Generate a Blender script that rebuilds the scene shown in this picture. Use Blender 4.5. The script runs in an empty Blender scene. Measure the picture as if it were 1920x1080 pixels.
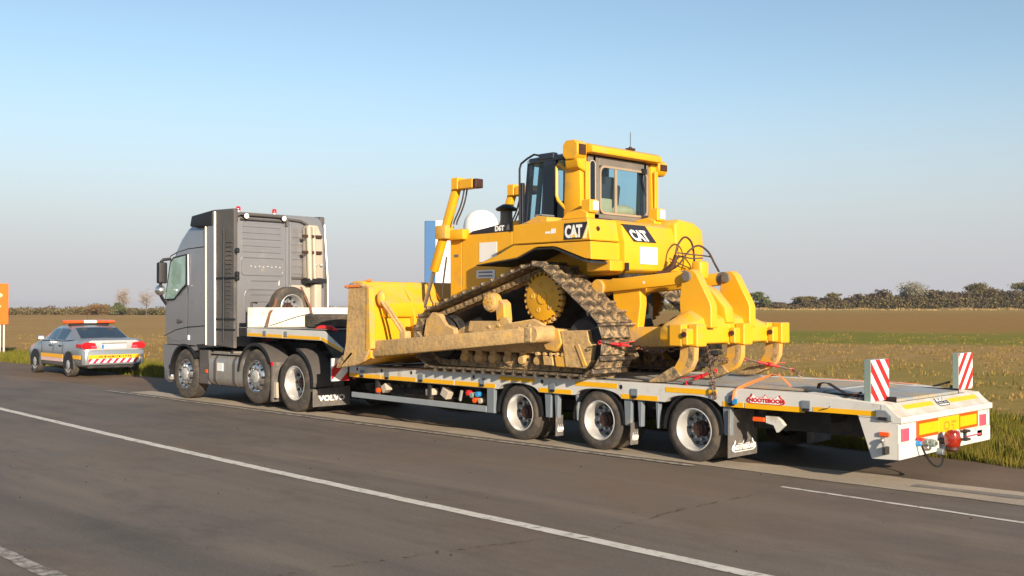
import bpy, bmesh, math, random
import numpy as np
from mathutils import Vector, Matrix
random.seed(7)
rng = np.random.default_rng(7)
R = math.radians
scene = bpy.context.scene
COL = scene.collection

# ---------------------------------------------------------------- camera, sky, sun, exposure
CAM = (7.344, -10.421, 1.85)
cd = bpy.data.cameras.new('camera'); cam = bpy.data.objects.new('camera', cd); COL.objects.link(cam)
cd.sensor_width = 36.0; cd.lens = 36.75; cd.clip_start = 0.1; cd.clip_end = 6000
yaw, pit = R(45.1), R(1.096)
fwd = Vector((-math.cos(yaw)*math.cos(pit), math.sin(yaw)*math.cos(pit), math.sin(pit)))
cam.location = CAM
cam.rotation_euler = fwd.to_track_quat('-Z', 'Y').to_euler()
scene.camera = cam

SUN = Vector((1.0, -0.40, 0.335)).normalized()
elev = math.asin(SUN.z); azim = math.atan2(SUN.x, SUN.y)
world = bpy.data.worlds.new('World'); scene.world = world; world.use_nodes = True
wn = world.node_tree.nodes; wl = world.node_tree.links; wn.clear()
sky = wn.new('ShaderNodeTexSky'); sky.sky_type = 'NISHITA'; sky.sun_disc = False
sky.sun_elevation = elev; sky.sun_rotation = azim
sky.air_density = 1.0; sky.dust_density = 0.4; sky.ozone_density = 3.0; sky.altitude = 0
bg = wn.new('ShaderNodeBackground'); bg.inputs['Strength'].default_value = 0.117
wo = wn.new('ShaderNodeOutputWorld')
tint = wn.new('ShaderNodeVectorMath'); tint.operation = 'MULTIPLY'; tint.inputs[1].default_value = (1.06, 0.93, 0.80)
wl.new(sky.outputs[0], tint.inputs[0])
# a pale haze layer thickening evenly towards the horizon all the way round
wtc = wn.new('ShaderNodeTexCoord'); wsp = wn.new('ShaderNodeSeparateXYZ'); wl.new(wtc.outputs['Generated'], wsp.inputs[0])
hr = wn.new('ShaderNodeMapRange'); hr.interpolation_type = 'SMOOTHSTEP'
for i_, v_ in zip((1, 2, 3, 4), (0.015, 0.24, 0.95, 0.0)): hr.inputs[i_].default_value = v_
wl.new(wsp.outputs['Z'], hr.inputs[0])
hm = wn.new('ShaderNodeMix'); hm.data_type = 'RGBA'; hm.inputs[7].default_value = (2.85, 2.85, 3.10, 1)
wl.new(hr.outputs[0], hm.inputs[0]); wl.new(tint.outputs[0], hm.inputs[6])
wl.new(hm.outputs[2], bg.inputs[0]); wl.new(bg.outputs[0], wo.inputs[0])
sl = bpy.data.lights.new('sun', 'SUN'); sl.energy = 5.0; sl.angle = R(0.53); sl.color = (1.0, 0.83, 0.62)
so = bpy.data.objects.new('sun', sl); COL.objects.link(so)
so.rotation_euler = (-SUN).to_track_quat('-Z', 'Y').to_euler(); so.location = (20, -20, 20)
scene.view_settings.view_transform = 'Standard'; scene.view_settings.look = 'None'
scene.view_settings.exposure = 0.74; scene.view_settings.gamma = 1.0
scene.view_settings.use_curve_mapping = False

# ---------------------------------------------------------------- materials
def mat(name, col, rough=0.55, metal=0.0, var=0.12, vs=3.0, dirt=None, bump=0.0, bs=40.0, coat=0.0, emit=0.0, spec=0.5, dust=None, scuff=None):
    """dirt = (colour, amount 0..1, scale): patches of another colour laid over the paint"""
    m = bpy.data.materials.new(name); m.use_nodes = True
    nt = m.node_tree; N = nt.nodes; L = nt.links
    b = N['Principled BSDF']
    b.inputs['Roughness'].default_value = rough; b.inputs['Metallic'].default_value = metal
    b.inputs['Specular IOR Level'].default_value = spec
    if coat: b.inputs['Coat Weight'].default_value = coat; b.inputs['Coat Roughness'].default_value = 0.08
    tc = N.new('ShaderNodeTexCoord')
    n1 = N.new('ShaderNodeTexNoise'); n1.inputs['Scale'].default_value = vs; n1.inputs['Detail'].default_value = 6
    n1.inputs['Roughness'].default_value = 0.65
    L.new(tc.outputs['Object'], n1.inputs['Vector'])
    mr = N.new('ShaderNodeMapRange'); mr.inputs[1].default_value = 0.3; mr.inputs[2].default_value = 0.7
    mr.inputs[3].default_value = 1 - var; mr.inputs[4].default_value = 1 + var
    L.new(n1.outputs['Fac'], mr.inputs[0])
    vm = N.new('ShaderNodeVectorMath'); vm.operation = 'SCALE'; vm.inputs[0].default_value = col[:3]
    L.new(mr.outputs[0], vm.inputs['Scale'])
    out = vm.outputs[0]
    if dirt:
        dc, amt, dsc = dirt
        n2 = N.new('ShaderNodeTexNoise'); n2.inputs['Scale'].default_value = dsc; n2.inputs['Detail'].default_value = 8
        n2.inputs['Roughness'].default_value = 0.7
        L.new(tc.outputs['Object'], n2.inputs['Vector'])
        r2 = N.new('ShaderNodeMapRange'); c = 0.72 - 0.45*amt
        r2.inputs[1].default_value = c - 0.07; r2.inputs[2].default_value = c + 0.09
        L.new(n2.outputs['Fac'], r2.inputs[0])
        mx = N.new('ShaderNodeMix'); mx.data_type = 'RGBA'
        L.new(r2.outputs[0], mx.inputs[0]); L.new(out, mx.inputs[6]); mx.inputs[7].default_value = (*dc[:3], 1)
        out = mx.outputs[2]
        rr = N.new('ShaderNodeMapRange'); rr.inputs[3].default_value = rough; rr.inputs[4].default_value = 0.92
        L.new(r2.outputs[0], rr.inputs[0]); L.new(rr.outputs[0], b.inputs['Roughness'])
    if scuff:      # fine scratches and stone chips, stretched along the length
        sc, amt = scuff
        mp = N.new('ShaderNodeMapping'); mp.inputs['Scale'].default_value = (2.2, 6, 9); L.new(tc.outputs['Object'], mp.inputs[0])
        n5 = N.new('ShaderNodeTexNoise'); n5.inputs['Scale'].default_value = 4.5; n5.inputs['Detail'].default_value = 9; n5.inputs['Roughness'].default_value = .8
        L.new(mp.outputs[0], n5.inputs['Vector'])
        r5 = N.new('ShaderNodeMapRange'); r5.inputs[1].default_value = .60 - .08*(amt > .6); r5.inputs[2].default_value = .72 - .08*(amt > .6); r5.inputs[4].default_value = amt
        L.new(n5.outputs['Fac'], r5.inputs[0])
        mx = N.new('ShaderNodeMix'); mx.data_type = 'RGBA'; L.new(r5.outputs[0], mx.inputs[0]); L.new(out, mx.inputs[6]); mx.inputs[7].default_value = (*sc, 1); out = mx.outputs[2]
    if dust:       # dust settled on faces that look up
        du, amt = dust
        ge = N.new('ShaderNodeNewGeometry'); sz = N.new('ShaderNodeSeparateXYZ'); L.new(ge.outputs['Normal'], sz.inputs[0])
        n4 = N.new('ShaderNodeTexNoise'); n4.inputs['Scale'].default_value = 5; n4.inputs['Detail'].default_value = 8; L.new(tc.outputs['Object'], n4.inputs['Vector'])
        r4 = N.new('ShaderNodeMapRange'); r4.inputs[1].default_value = 0.15; r4.inputs[2].default_value = 0.9; r4.inputs[4].default_value = amt
        L.new(sz.outputs['Z'], r4.inputs[0])
        ml = N.new('ShaderNodeMath'); ml.operation = 'MULTIPLY'; L.new(r4.outputs[0], ml.inputs[0])
        r6 = N.new('ShaderNodeMapRange'); r6.inputs[1].default_value = .35; r6.inputs[2].default_value = .6; L.new(n4.outputs['Fac'], r6.inputs[0]); L.new(r6.outputs[0], ml.inputs[1])
        mx = N.new('ShaderNodeMix'); mx.data_type = 'RGBA'; L.new(ml.outputs[0], mx.inputs[0]); L.new(out, mx.inputs[6]); mx.inputs[7].default_value = (*du, 1); out = mx.outputs[2]
    L.new(out, b.inputs['Base Color'])
    if bump:
        n3 = N.new('ShaderNodeTexNoise'); n3.inputs['Scale'].default_value = bs; n3.inputs['Detail'].default_value = 5
        L.new(tc.outputs['Object'], n3.inputs['Vector'])
        bp = N.new('ShaderNodeBump'); bp.inputs['Strength'].default_value = bump; bp.inputs['Distance'].default_value = 0.02
        L.new(n3.outputs['Fac'], bp.inputs['Height']); L.new(bp.outputs[0], b.inputs['Normal'])
    if emit:
        b.inputs['Emission Color'].default_value = (*col[:3], 1); b.inputs['Emission Strength'].default_value = emit
    return m

def glass_mat(name, tint, gloss=0.12, rough=0.02, f=1.45):
    m = bpy.data.materials.new(name); m.use_nodes = True
    nt = m.node_tree; N = nt.nodes; L = nt.links; N.clear()
    o = N.new('ShaderNodeOutputMaterial'); t = N.new('ShaderNodeBsdfTransparent'); g = N.new('ShaderNodeBsdfGlossy')
    t.inputs[0].default_value = (*tint, 1); g.inputs['Roughness'].default_value = rough
    lw = N.new('ShaderNodeLayerWeight'); lw.inputs[0].default_value = 0.5
    fr = N.new('ShaderNodeMath'); fr.operation = 'POWER'; fr.inputs[1].default_value = 4.0; L.new(lw.outputs['Facing'], fr.inputs[0])
    ad = N.new('ShaderNodeMath'); ad.operation = 'ADD'; ad.inputs[1].default_value = gloss; ad.use_clamp = True
    mx = N.new('ShaderNodeMixShader')
    L.new(fr.outputs[0], ad.inputs[0]); L.new(ad.outputs[0], mx.inputs[0]); L.new(t.outputs[0], mx.inputs[1]); L.new(g.outputs[0], mx.inputs[2])
    L.new(mx.outputs[0], o.inputs[0])
    return m

def stripe_mat(name, d, period, ca, cb, phase=0.0, duty=0.5, rough=0.4):
    m = bpy.data.materials.new(name); m.use_nodes = True
    nt = m.node_tree; N = nt.nodes; L = nt.links; b = N['Principled BSDF']; b.inputs['Roughness'].default_value = rough
    tc = N.new('ShaderNodeTexCoord')
    dp = N.new('ShaderNodeVectorMath'); dp.operation = 'DOT_PRODUCT'; dp.inputs[1].default_value = [c/period for c in d]
    L.new(tc.outputs['Object'], dp.inputs[0])
    ad = N.new('ShaderNodeMath'); ad.operation = 'ADD'; ad.inputs[1].default_value = phase + 100; L.new(dp.outputs['Value'], ad.inputs[0])
    fr = N.new('ShaderNodeMath'); fr.operation = 'FRACT'; L.new(ad.outputs[0], fr.inputs[0])
    gt = N.new('ShaderNodeMath'); gt.operation = 'GREATER_THAN'; gt.inputs[1].default_value = duty; L.new(fr.outputs[0], gt.inputs[0])
    ns = N.new('ShaderNodeTexNoise'); ns.inputs['Scale'].default_value = 9; ns.inputs['Detail'].default_value = 6
    L.new(tc.outputs['Object'], ns.inputs['Vector'])
    mx = N.new('ShaderNodeMix'); mx.data_type = 'RGBA'; mx.inputs[6].default_value = (*ca, 1); mx.inputs[7].default_value = (*cb, 1)
    L.new(gt.outputs[0], mx.inputs[0])
    mr = N.new('ShaderNodeMapRange'); mr.inputs[1].default_value = .3; mr.inputs[2].default_value = .7; mr.inputs[3].default_value = .86; mr.inputs[4].default_value = 1.06
    L.new(ns.outputs['Fac'], mr.inputs[0])
    vm = N.new('ShaderNodeVectorMath'); vm.operation = 'SCALE'; L.new(mx.outputs[2], vm.inputs[0]); L.new(mr.outputs[0], vm.inputs['Scale'])
    L.new(vm.outputs[0], b.inputs['Base Color'])
    return m

MUD = (0.46, 0.30, 0.13)
M = {}
M['yellow'] = mat('machine_yellow_paint', (0.74, 0.370, 0.010), 0.45, var=0.06, vs=1.6, dirt=((0.55, 0.31, 0.06), 0.20, 2.5), coat=0.06, dust=((0.50, 0.34, 0.15), .65), scuff=((0.33, 0.19, 0.05), .38))
M['yellow_dusty'] = mat('dusty_yellow_paint', (0.70, 0.37, 0.035), 0.6, var=0.1, vs=2.5, dirt=(MUD, 0.45, 3.5), bump=0.12, bs=25, dust=(MUD, .8), scuff=((0.25, 0.17, 0.09), .5))
M['mud'] = mat('dried_mud_on_yellow', (0.50, 0.33, 0.145), 0.85, var=0.22, vs=5, dirt=((0.62, 0.36, 0.06), 0.26, 5.0), bump=0.6, bs=14, scuff=((0.22, 0.145, 0.075), .75))
M['mud_steel'] = mat('muddy_worn_steel', (0.15, 0.12, 0.085), 0.7, 0.15, var=0.35, vs=9, dirt=((0.50, 0.34, 0.16), 0.52, 7.0), bump=0.5, bs=22)
M['shoe'] = mat('track_shoe_steel', (0.13, 0.11, 0.09), 0.45, 0.45, var=0.35, vs=10, dirt=((0.52, 0.37, 0.19), 0.40, 9.0), bump=0.8, bs=22)
M['steel'] = mat('bright_worn_steel', (0.42, 0.40, 0.37), 0.35, 0.85, var=0.2, vs=8)
M['black'] = mat('black_paint', (0.012, 0.012, 0.014), 0.45, var=0.2)
M['cab_black'] = mat('cab_blue_black_paint', (0.012, 0.016, 0.03), 0.3, var=0.2, coat=0.3)
M['cab_grey'] = mat('cab_grey_frame', (0.15, 0.135, 0.12), 0.55, var=0.15)
M['rubber'] = mat('tyre_rubber', (0.050, 0.044, 0.039), 0.8, var=0.3, vs=6, dirt=((0.12, 0.095, 0.070), 0.40, 4.0), bump=0.15, bs=60)
M['rubber_flap'] = mat('mudflap_rubber', (0.11, 0.10, 0.095), 0.75, var=0.2, vs=5, dirt=((0.20, 0.18, 0.15), 0.3, 5.0))
M['white'] = mat('white_paint', (0.76, 0.76, 0.74), 0.45, var=0.04, dirt=((0.60, 0.56, 0.48), 0.12, 3))
M['white_print'] = mat('white_print', (0.82, 0.82, 0.80), 0.5, var=0.02)
M['trailer'] = mat('trailer_light_grey_paint', (0.58, 0.58, 0.555), 0.45, var=0.08, vs=2.0, dirt=((0.36, 0.33, 0.27), 0.22, 3.0), coat=0.1, dust=((0.42, 0.35, 0.24), .6), scuff=((0.24, 0.21, 0.17), .55))
M['trailer_white'] = mat('trailer_white_paint', (0.60, 0.59, 0.55), 0.5, var=0.07, vs=2.0, dirt=((0.44, 0.39, 0.30), 0.22, 3.5), coat=0.05, dust=((0.45, 0.38, 0.27), .55), scuff=((0.27, 0.22, 0.16), .6))
M['deck'] = mat('deck_grey_steel', (0.32, 0.345, 0.35), 0.5, 0.2, var=0.2, vs=2.5, dirt=((0.42, 0.33, 0.20), 0.44, 1.4), bump=0.15, bs=30, scuff=((0.12, 0.11, 0.10), .6))
M['galv'] = mat('galvanised_rail', (0.33, 0.37, 0.40), 0.5, 0.35, var=0.1, vs=4, dirt=((0.30, 0.28, 0.24), 0.22, 4))
M['bluegrey'] = mat('blue_grey_paint', (0.16, 0.19, 0.22), 0.5, var=0.1, dirt=((0.26, 0.24, 0.20), 0.2, 4))
M['chassis'] = mat('chassis_dark_paint', (0.018, 0.018, 0.019), 0.7, var=0.3, vs=5, dirt=((0.06, 0.05, 0.04), 0.3, 5))
M['reflect_yellow'] = mat('reflective_yellow_tape', (0.80, 0.42, 0.003), 0.4, var=0.05, vs=8, dirt=((0.6, 0.42, 0.12), 0.12, 6))
M['red'] = mat('red_paint', (0.62, 0.025, 0.025), 0.4, var=0.1)
M['red_lens'] = mat('red_lens', (0.55, 0.012, 0.02), 0.12, var=0.05, coat=0.6)
M['pink_lens'] = mat('red_pink_lens', (0.70, 0.09, 0.16), 0.15, var=0.05, coat=0.5)
M['amber'] = mat('amber_lens', (0.24, 0.014, 0.003), 0.1, var=0.05, coat=0.8)
M['orange_lens'] = mat('orange_lens', (0.80, 0.10, 0.012), 0.18, var=0.06, coat=0.6)
M['white_lens'] = mat('white_lamp_lens', (0.86, 0.86, 0.84), 0.12, var=0.02, coat=0.6)
M['chrome'] = mat('polished_alloy', (0.74, 0.72, 0.69), 0.22, 0.95, var=0.08)
M['rim'] = mat('silver_rim_paint', (0.55, 0.55, 0.54), 0.35, 0.45, var=0.1, vs=7, dirt=((0.30, 0.27, 0.22), 0.22, 6))
M['rim_disc'] = mat('grey_rim_disc', (0.27, 0.31, 0.36), 0.45, 0.3, var=0.12, dirt=((0.20, 0.15, 0.11), 0.3, 7))
M['hub'] = mat('rusty_hub', (0.055, 0.022, 0.016), 0.6, 0.2, var=0.3, vs=14)
M['truck'] = mat('truck_grey_metallic', (0.26, 0.262, 0.285), 0.34, 0.45, var=0.05, vs=1.2, coat=0.4, dirt=((0.28, 0.25, 0.21), 0.16, 1.8), scuff=((0.17, 0.155, 0.14), .4))
M['truck_dark'] = mat('truck_dark_plastic', (0.085, 0.078, 0.075), 0.5, var=0.1, dirt=((0.15, 0.13, 0.11), 0.2, 3))
M['spoiler'] = mat('spoiler_black', (0.010, 0.011, 0.015), 0.6, var=0.1)
M['tank'] = mat('fuel_tank_alloy', (0.42, 0.40, 0.37), 0.42, 0.6, var=0.1, vs=3, dirt=((0.30, 0.26, 0.21), 0.35, 3))
M['snorkel'] = mat('beige_intake_pipe', (0.43, 0.38, 0.31), 0.5, var=0.08)
M['glass'] = glass_mat('clear_glass', (0.78, 0.86, 0.86), 0.05)
M['glass_dark'] = glass_mat('tinted_glass', (0.30, 0.40, 0.44), 0.08)
M['glass_cab'] = glass_mat('machine_cab_glass', (0.82, 0.92, 0.95), 0.03)
M['glass_truck'] = mat('truck_window_sky_tone', (0.24, 0.36, 0.33), 0.12, var=0.25, vs=2.5, coat=0.5)  # opaque; pale teal stands in for sky seen through and reflected
M['car_silver'] = mat('silver_car_paint', (0.30, 0.33, 0.365), 0.32, 0.55, var=0.04, coat=0.5, dirt=((0.28, 0.25, 0.21), 0.14, 2.5))
M['car_yellow'] = mat('car_yellow_band', (0.85, 0.42, 0.012), 0.4, var=0.03)
M['seat'] = mat('dark_seat_cloth', (0.03, 0.032, 0.04), 0.85, var=0.1)
M['seat_tan'] = mat('tan_seat_cover', (0.45, 0.36, 0.22), 0.85, var=0.12)
M['orange_strap'] = mat('orange_webbing', (0.72, 0.20, 0.05), 0.75, var=0.15, vs=12)
M['brown_strap'] = mat('brown_webbing', (0.16, 0.075, 0.04), 0.8, var=0.2, vs=12)
M['chain'] = mat('chain_steel', (0.15, 0.12, 0.10), 0.5, 0.6, var=0.3, vs=12, dirt=((0.25, 0.13, 0.08), 0.4, 12))
M['chain_red'] = mat('red_chain_binder', (0.42, 0.012, 0.02), 0.45, var=0.15, vs=12)
M['hose'] = mat('hydraulic_hose', (0.055, 0.035, 0.025), 0.6, var=0.2)
M['orange_sign'] = mat('orange_sign_face', (0.85, 0.15, 0.008), 0.5, var=0.03)
M['pale_print'] = mat('pale_yellow_print', (0.88, 0.80, 0.42), 0.5, var=0.03)
M['post'] = mat('white_grey_post', (0.62, 0.60, 0.58), 0.5, var=0.08)
M['blue_panel'] = mat('blue_sign_panel', (0.035, 0.13, 0.32), 0.45, var=0.06)
M['plate_white'] = mat('number_plate_white', (0.78, 0.78, 0.72), 0.4, var=0.03)
M['plate_blue'] = mat('number_plate_blue', (0.05, 0.16, 0.45), 0.4, var=0.03)
M['silver_trim'] = mat('silver_trim_strip', (0.75, 0.73, 0.70), 0.3, 0.5, var=0.05)
M['red_print'] = mat('red_print', (0.55, 0.02, 0.03), 0.5, var=0.05)
M['dark_print'] = mat('dark_print', (0.02, 0.02, 0.03), 0.5, var=0.05)
M['yellow_print'] = mat('yellow_print', (0.85, 0.55, 0.02), 0.5, var=0.03)
M['ochre_print'] = mat('ochre_print', (0.50, 0.24, 0.01), 0.5, var=0.03)
M['rim_brown'] = mat('brown_window_rim', (0.30, 0.235, 0.17), 0.6, var=0.1)
M['green_grey'] = mat('green_grey_paint', (0.20, 0.27, 0.25), 0.5, var=0.1)
M['blue_paint'] = mat('bright_blue_paint', (0.03, 0.25, 0.55), 0.4, var=0.1)

# ---------------------------------------------------------------- mesh building
class MB:
    def __init__(self): self.bm = bmesh.new()
    def face(self, pts):
        return self.bm.faces.new([self.bm.verts.new(p) for p in pts])
    def hexa(self, p):
        v = [self.bm.verts.new(q) for q in p]
        for f in ((0,3,2,1),(4,5,6,7),(0,1,5,4),(1,2,6,5),(2,3,7,6),(3,0,4,7)): self.bm.faces.new([v[i] for i in f])
        return self
    def box(self, x0, x1, y0, y1, z0, z1):
        return self.hexa([(x0,y0,z0),(x1,y0,z0),(x1,y1,z0),(x0,y1,z0),(x0,y0,z1),(x1,y0,z1),(x1,y1,z1),(x0,y1,z1)])
    def obox(self, c, ax, ay, az, sx, sy, sz):
        c = Vector(c); ax = Vector(ax).normalized()*sx/2; ay = Vector(ay).normalized()*sy/2; az = Vector(az).normalized()*sz/2
        return self.hexa([c-ax-ay-az, c+ax-ay-az, c+ax+ay-az, c-ax+ay-az, c-ax-ay+az, c+ax-ay+az, c+ax+ay+az, c-ax+ay+az])
    def beam(self, p, q, w, h, up=(0,0,1)):
        p = Vector(p); q = Vector(q); d = q-p; s = d.cross(Vector(up)).normalized(); u = s.cross(d).normalized()
        return self.obox((p+q)/2, d, s, u, d.length, w, h)
    def prism(self, pts, a0, a1, plane='xz'):
        def P(u, v, a): return {'xz': (u, a, v), 'yz': (a, u, v), 'xy': (u, v, a)}[plane]
        A = [self.bm.verts.new(P(u, v, a0)) for u, v in pts]; B = [self.bm.verts.new(P(u, v, a1)) for u, v in pts]
        n = len(pts)
        self.bm.faces.new(A); self.bm.faces.new(B[::-1])
        for i in range(n): self.bm.faces.new([A[i], B[i], B[(i+1) % n], A[(i+1) % n]])
        return self
    def loft(self, secs, cap=True, closed=True):
        V = [[self.bm.verts.new(p) for p in s] for s in secs]; n = len(secs[0])
        for a, b in zip(V, V[1:]):
            for i in range(n if closed else n-1):
                self.bm.faces.new([a[i], b[i], b[(i+1) % n], a[(i+1) % n]])
        if cap: self.bm.faces.new(V[0]); self.bm.faces.new(V[-1][::-1])
        return self
    def tube(self, path, r, n=8, cap=True):
        path = [Vector(p) for p in path]; secs = []; prev = None
        rr = r if isinstance(r, (list, tuple)) else [r]*len(path)
        for i, p in enumerate(path):
            d = (path[min(i+1, len(path)-1)] - path[max(i-1, 0)]).normalized()
            a = Vector((0,0,1)) if abs(d.z) < 0.95 else Vector((1,0,0))
            if prev is not None: a = prev
            s = (a - d*a.dot(d)); s.normalize(); prev = s; t = d.cross(s)
            secs.append([p + (s*math.cos(2*math.pi*k/n) + t*math.sin(2*math.pi*k/n))*rr[i] for k in range(n)])
        return self.loft(secs, cap)
    def cyl(self, p, q, r, r1=None, n=20): return self.tube([p, q], [r, r if r1 is None else r1], n)
    def lathe(self, prof, o=(0,0,0), axis='y', n=40, closed=False):
        """prof = [(radius, height along the axis)]"""
        o = Vector(o); secs = []
        for k in range(n):
            c, s = math.cos(2*math.pi*k/n), math.sin(2*math.pi*k/n)
            e = []
            for r, a in prof:
                if axis == 'y': e.append(o + Vector((r*c, a, r*s)))
                elif axis == 'x': e.append(o + Vector((a, r*c, r*s)))
                else: e.append(o + Vector((r*c, r*s, a)))
            secs.append([self.bm.verts.new(p) for p in e])
        m = len(prof)
        for i in range(n):
            a, b = secs[i], secs[(i+1) % n]
            for j in range(m if closed else m-1):
                j2 = (j+1) % m
                self.bm.faces.new([a[j], b[j], b[j2], a[j2]])
        return self
    def ball(self, c, r, s=(1,1,1), n=12):
        m = Matrix.Translation(c) @ Matrix.Diagonal((*[r*k for k in s], 1))
        bmesh.ops.create_uvsphere(self.bm, u_segments=n, v_segments=max(6, n*2//3), radius=1, matrix=m); return self
    def torus(self, mtx, L, W, r, n=10, k=5):
        """a chain link: oval of length L and width W in its local XZ plane"""
        secs = []
        for i in range(n):
            t = 2*math.pi*i/n; ca, sa = math.cos(t), math.sin(t)
            p = Vector((ca*W/2 + 0, 0, sa*W/2)); p.x += (L-W)/2*(1 if ca > 0 else -1)
            d = Vector((ca, 0, sa))
            secs.append([self.bm.verts.new(mtx @ (p + d*r*math.cos(2*math.pi*j/k) + Vector((0,1,0))*r*math.sin(2*math.pi*j/k))) for j in range(k)])
        for i in range(n):
            a, b = secs[i], secs[(i+1) % n]
            for j in range(k): self.bm.faces.new([a[j], b[j], b[(j+1) % k], a[(j+1) % k]])
        return self

ORG = {}
def finish_mesh(bm, name, m, bev=0.0, seg=1, smooth=True, ang=32):
    bmesh.ops.recalc_face_normals(bm, faces=bm.faces)
    if bev:
        es = [e for e in bm.edges if len(e.link_faces) == 2 and e.calc_face_angle(0) > R(38)]
        bmesh.ops.bevel(bm, geom=es, offset=bev, segments=seg, profile=0.5, affect='EDGES', clamp_overlap=True)
    me = bpy.data.meshes.new(name); bm.to_mesh(me); bm.free()
    if smooth:
        me.polygons.foreach_set('use_smooth', [True]*len(me.polygons)); me.set_sharp_from_angle(angle=R(ang))
    for mm in (m if isinstance(m, (list, tuple)) else [m]): me.materials.append(M[mm] if isinstance(mm, str) else mm)
    return me
def obj(name, mb, m, parent=None, loc=None, bev=0.0, seg=1, smooth=True, ang=32):
    """one mesh object; vertices are in world metres unless loc (its origin) is given"""
    po = ORG[parent.name] if parent is not None else Vector((0,0,0))
    if loc is None and parent is None: loc = (0,0,0)
    if loc is None:
        bmesh.ops.translate(mb.bm, vec=-po, verts=mb.bm.verts)
    me = finish_mesh(mb.bm, name, m, bev, seg, smooth, ang)
    o = bpy.data.objects.new(name, me); COL.objects.link(o)
    if parent is not None: o.parent = parent
    if loc is not None: o.location = Vector(loc) - po; ORG[o.name] = Vector(loc)
    else: ORG[o.name] = po.copy()
    return o
def top(name, mb, m, loc, label, cat, group=None, kind=None, **k):
    """a thing that is one mesh; vertices given in world metres, origin moved to loc"""
    bmesh.ops.translate(mb.bm, vec=-Vector(loc), verts=mb.bm.verts)
    o = obj(name, mb, m, None, loc, **k)
    if kind: o['kind'] = kind
    if label: o['label'] = label
    if cat: o['category'] = cat
    if group: o['group'] = group
    return o
def thing(name, loc, label, cat, group=None):
    o = bpy.data.objects.new(name, None); COL.objects.link(o); o.location = loc; o.empty_display_size = 0.3
    o['label'] = label; o['category'] = cat
    if group: o['group'] = group
    ORG[o.name] = Vector(loc); return o
def inst(src, parent, loc, rot=None, mtx=None):
    """copy of a part (with its sub-parts), meshes shared"""
    c = src.copy(); COL.objects.link(c); c.parent = parent
    po = ORG[parent.name]
    if mtx is not None: c.matrix_local = Matrix.Translation(-po) @ mtx
    else:
        c.location = Vector(loc) - po
        if rot is not None: c.rotation_euler = rot
    ORG[c.name] = Vector(loc) if loc is not None else mtx.to_translation()
    for ch in src.children:
        d = ch.copy(); COL.objects.link(d); d.parent = c; ORG[d.name] = ORG[c.name]
    return c
BF = None
def text(name, s, o, right, up, size, m, parent, depth=0.003, bold=0.0, xscale=1.0, spacing=1.0):
    """flat lettering: o = lower-left corner of the words in world metres"""
    cu = bpy.data.curves.new(name, 'FONT'); cu.body = s; cu.size = size; cu.extrude = depth; cu.offset = bold; cu.space_character = spacing
    cu.resolution_u = 3
    t = bpy.data.objects.new(name, cu); COL.objects.link(t)
    dg = bpy.context.evaluated_depsgraph_get()
    me = bpy.data.meshes.new_from_object(t.evaluated_get(dg)); bpy.data.objects.remove(t); bpy.data.curves.remove(cu)
    r = Vector(right).normalized(); u = Vector(up).normalized(); n = r.cross(u)
    po = ORG[parent.name]; o = Vector(o)
    for v in me.vertices: v.co = o - po + r*v.co.x*xscale + u*v.co.y + n*v.co.z
    me.materials.clear(); me.materials.append(M[m]); me.name = name
    ob = bpy.data.objects.new(name, me); COL.objects.link(ob); ob.parent = parent; ORG[ob.name] = po.copy()
    return ob
def arc(cx, cz, r, a0, a1, n): return [(cx + r*math.cos(R(a0+(a1-a0)*i/n)), cz + r*math.sin(R(a0+(a1-a0)*i/n))) for i in range(n+1)]
def bez(p0, p1, p2, p3, n=12):
    p0, p1, p2, p3 = map(Vector, (p0, p1, p2, p3))
    return [(p0*(1-t)**3 + p1*3*t*(1-t)**2 + p2*3*t*t*(1-t) + p3*t**3) for t in [i/n for i in range(n+1)]]

def rr(y0, y1, z0, z1, r):
    return [(c0 + r*math.cos(R(a)), c1 + r*math.sin(R(a))) for c0, c1, a0 in ((y1-r, z1-r, 0), (y0+r, z1-r, 90), (y0+r, z0+r, 180), (y1-r, z0+r, 270)) for a in range(a0, a0+91, 18)]
def ring(b, out, inn, x0, x1):
    n = len(out)
    for i in range(n):
        j = (i+1) % n
        b.hexa([(x0, *out[i]), (x1, *out[i]), (x1, *out[j]), (x0, *out[j]), (x0, *inn[i]), (x1, *inn[i]), (x1, *inn[j]), (x0, *inn[j])])
    return b
# ================================================================ the setting
F0 = np.array([-math.cos(yaw), math.sin(yaw)]); RT = np.array([math.sin(yaw), math.cos(yaw)])
def dl(x, y):
    dx = x - CAM[0]; dy = y - CAM[1]
    return dx*F0[0] + dy*F0[1], dx*RT[0] + dy*RT[1]
def sstep(a, b, x):
    t = np.clip((x-a)/(b-a), 0, 1); return t*t*(3-2*t)
def edge_y(x): return 2.55 + 0.10*np.sin(x*1.3) + 0.08*np.sin(x*3.1+1) + 0.012*np.abs(x)*(x < -12)
def terrain_z(x, y):
    x = np.asarray(x, float); y = np.asarray(y, float)
    d, l = dl(x, y)
    off = np.maximum(y - 2.4, -9.6 - y)
    z = -0.06 + 0.05*sstep(0.0, 1.2, off)
    z = z - 0.14*sstep(1.5, 3.2, off)*(1 - sstep(3.5, 7.0, off))*(y > 0)
    far = sstep(6, 30, off)
    z = z + far*(0.06*np.sin(x*0.21+y*0.13) + 0.05*np.sin(x*0.07-y*0.17+1.0))
    z = z + 1.25*sstep(70, 290, d)*sstep(-40, 50, l)*far
    return z

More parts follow.
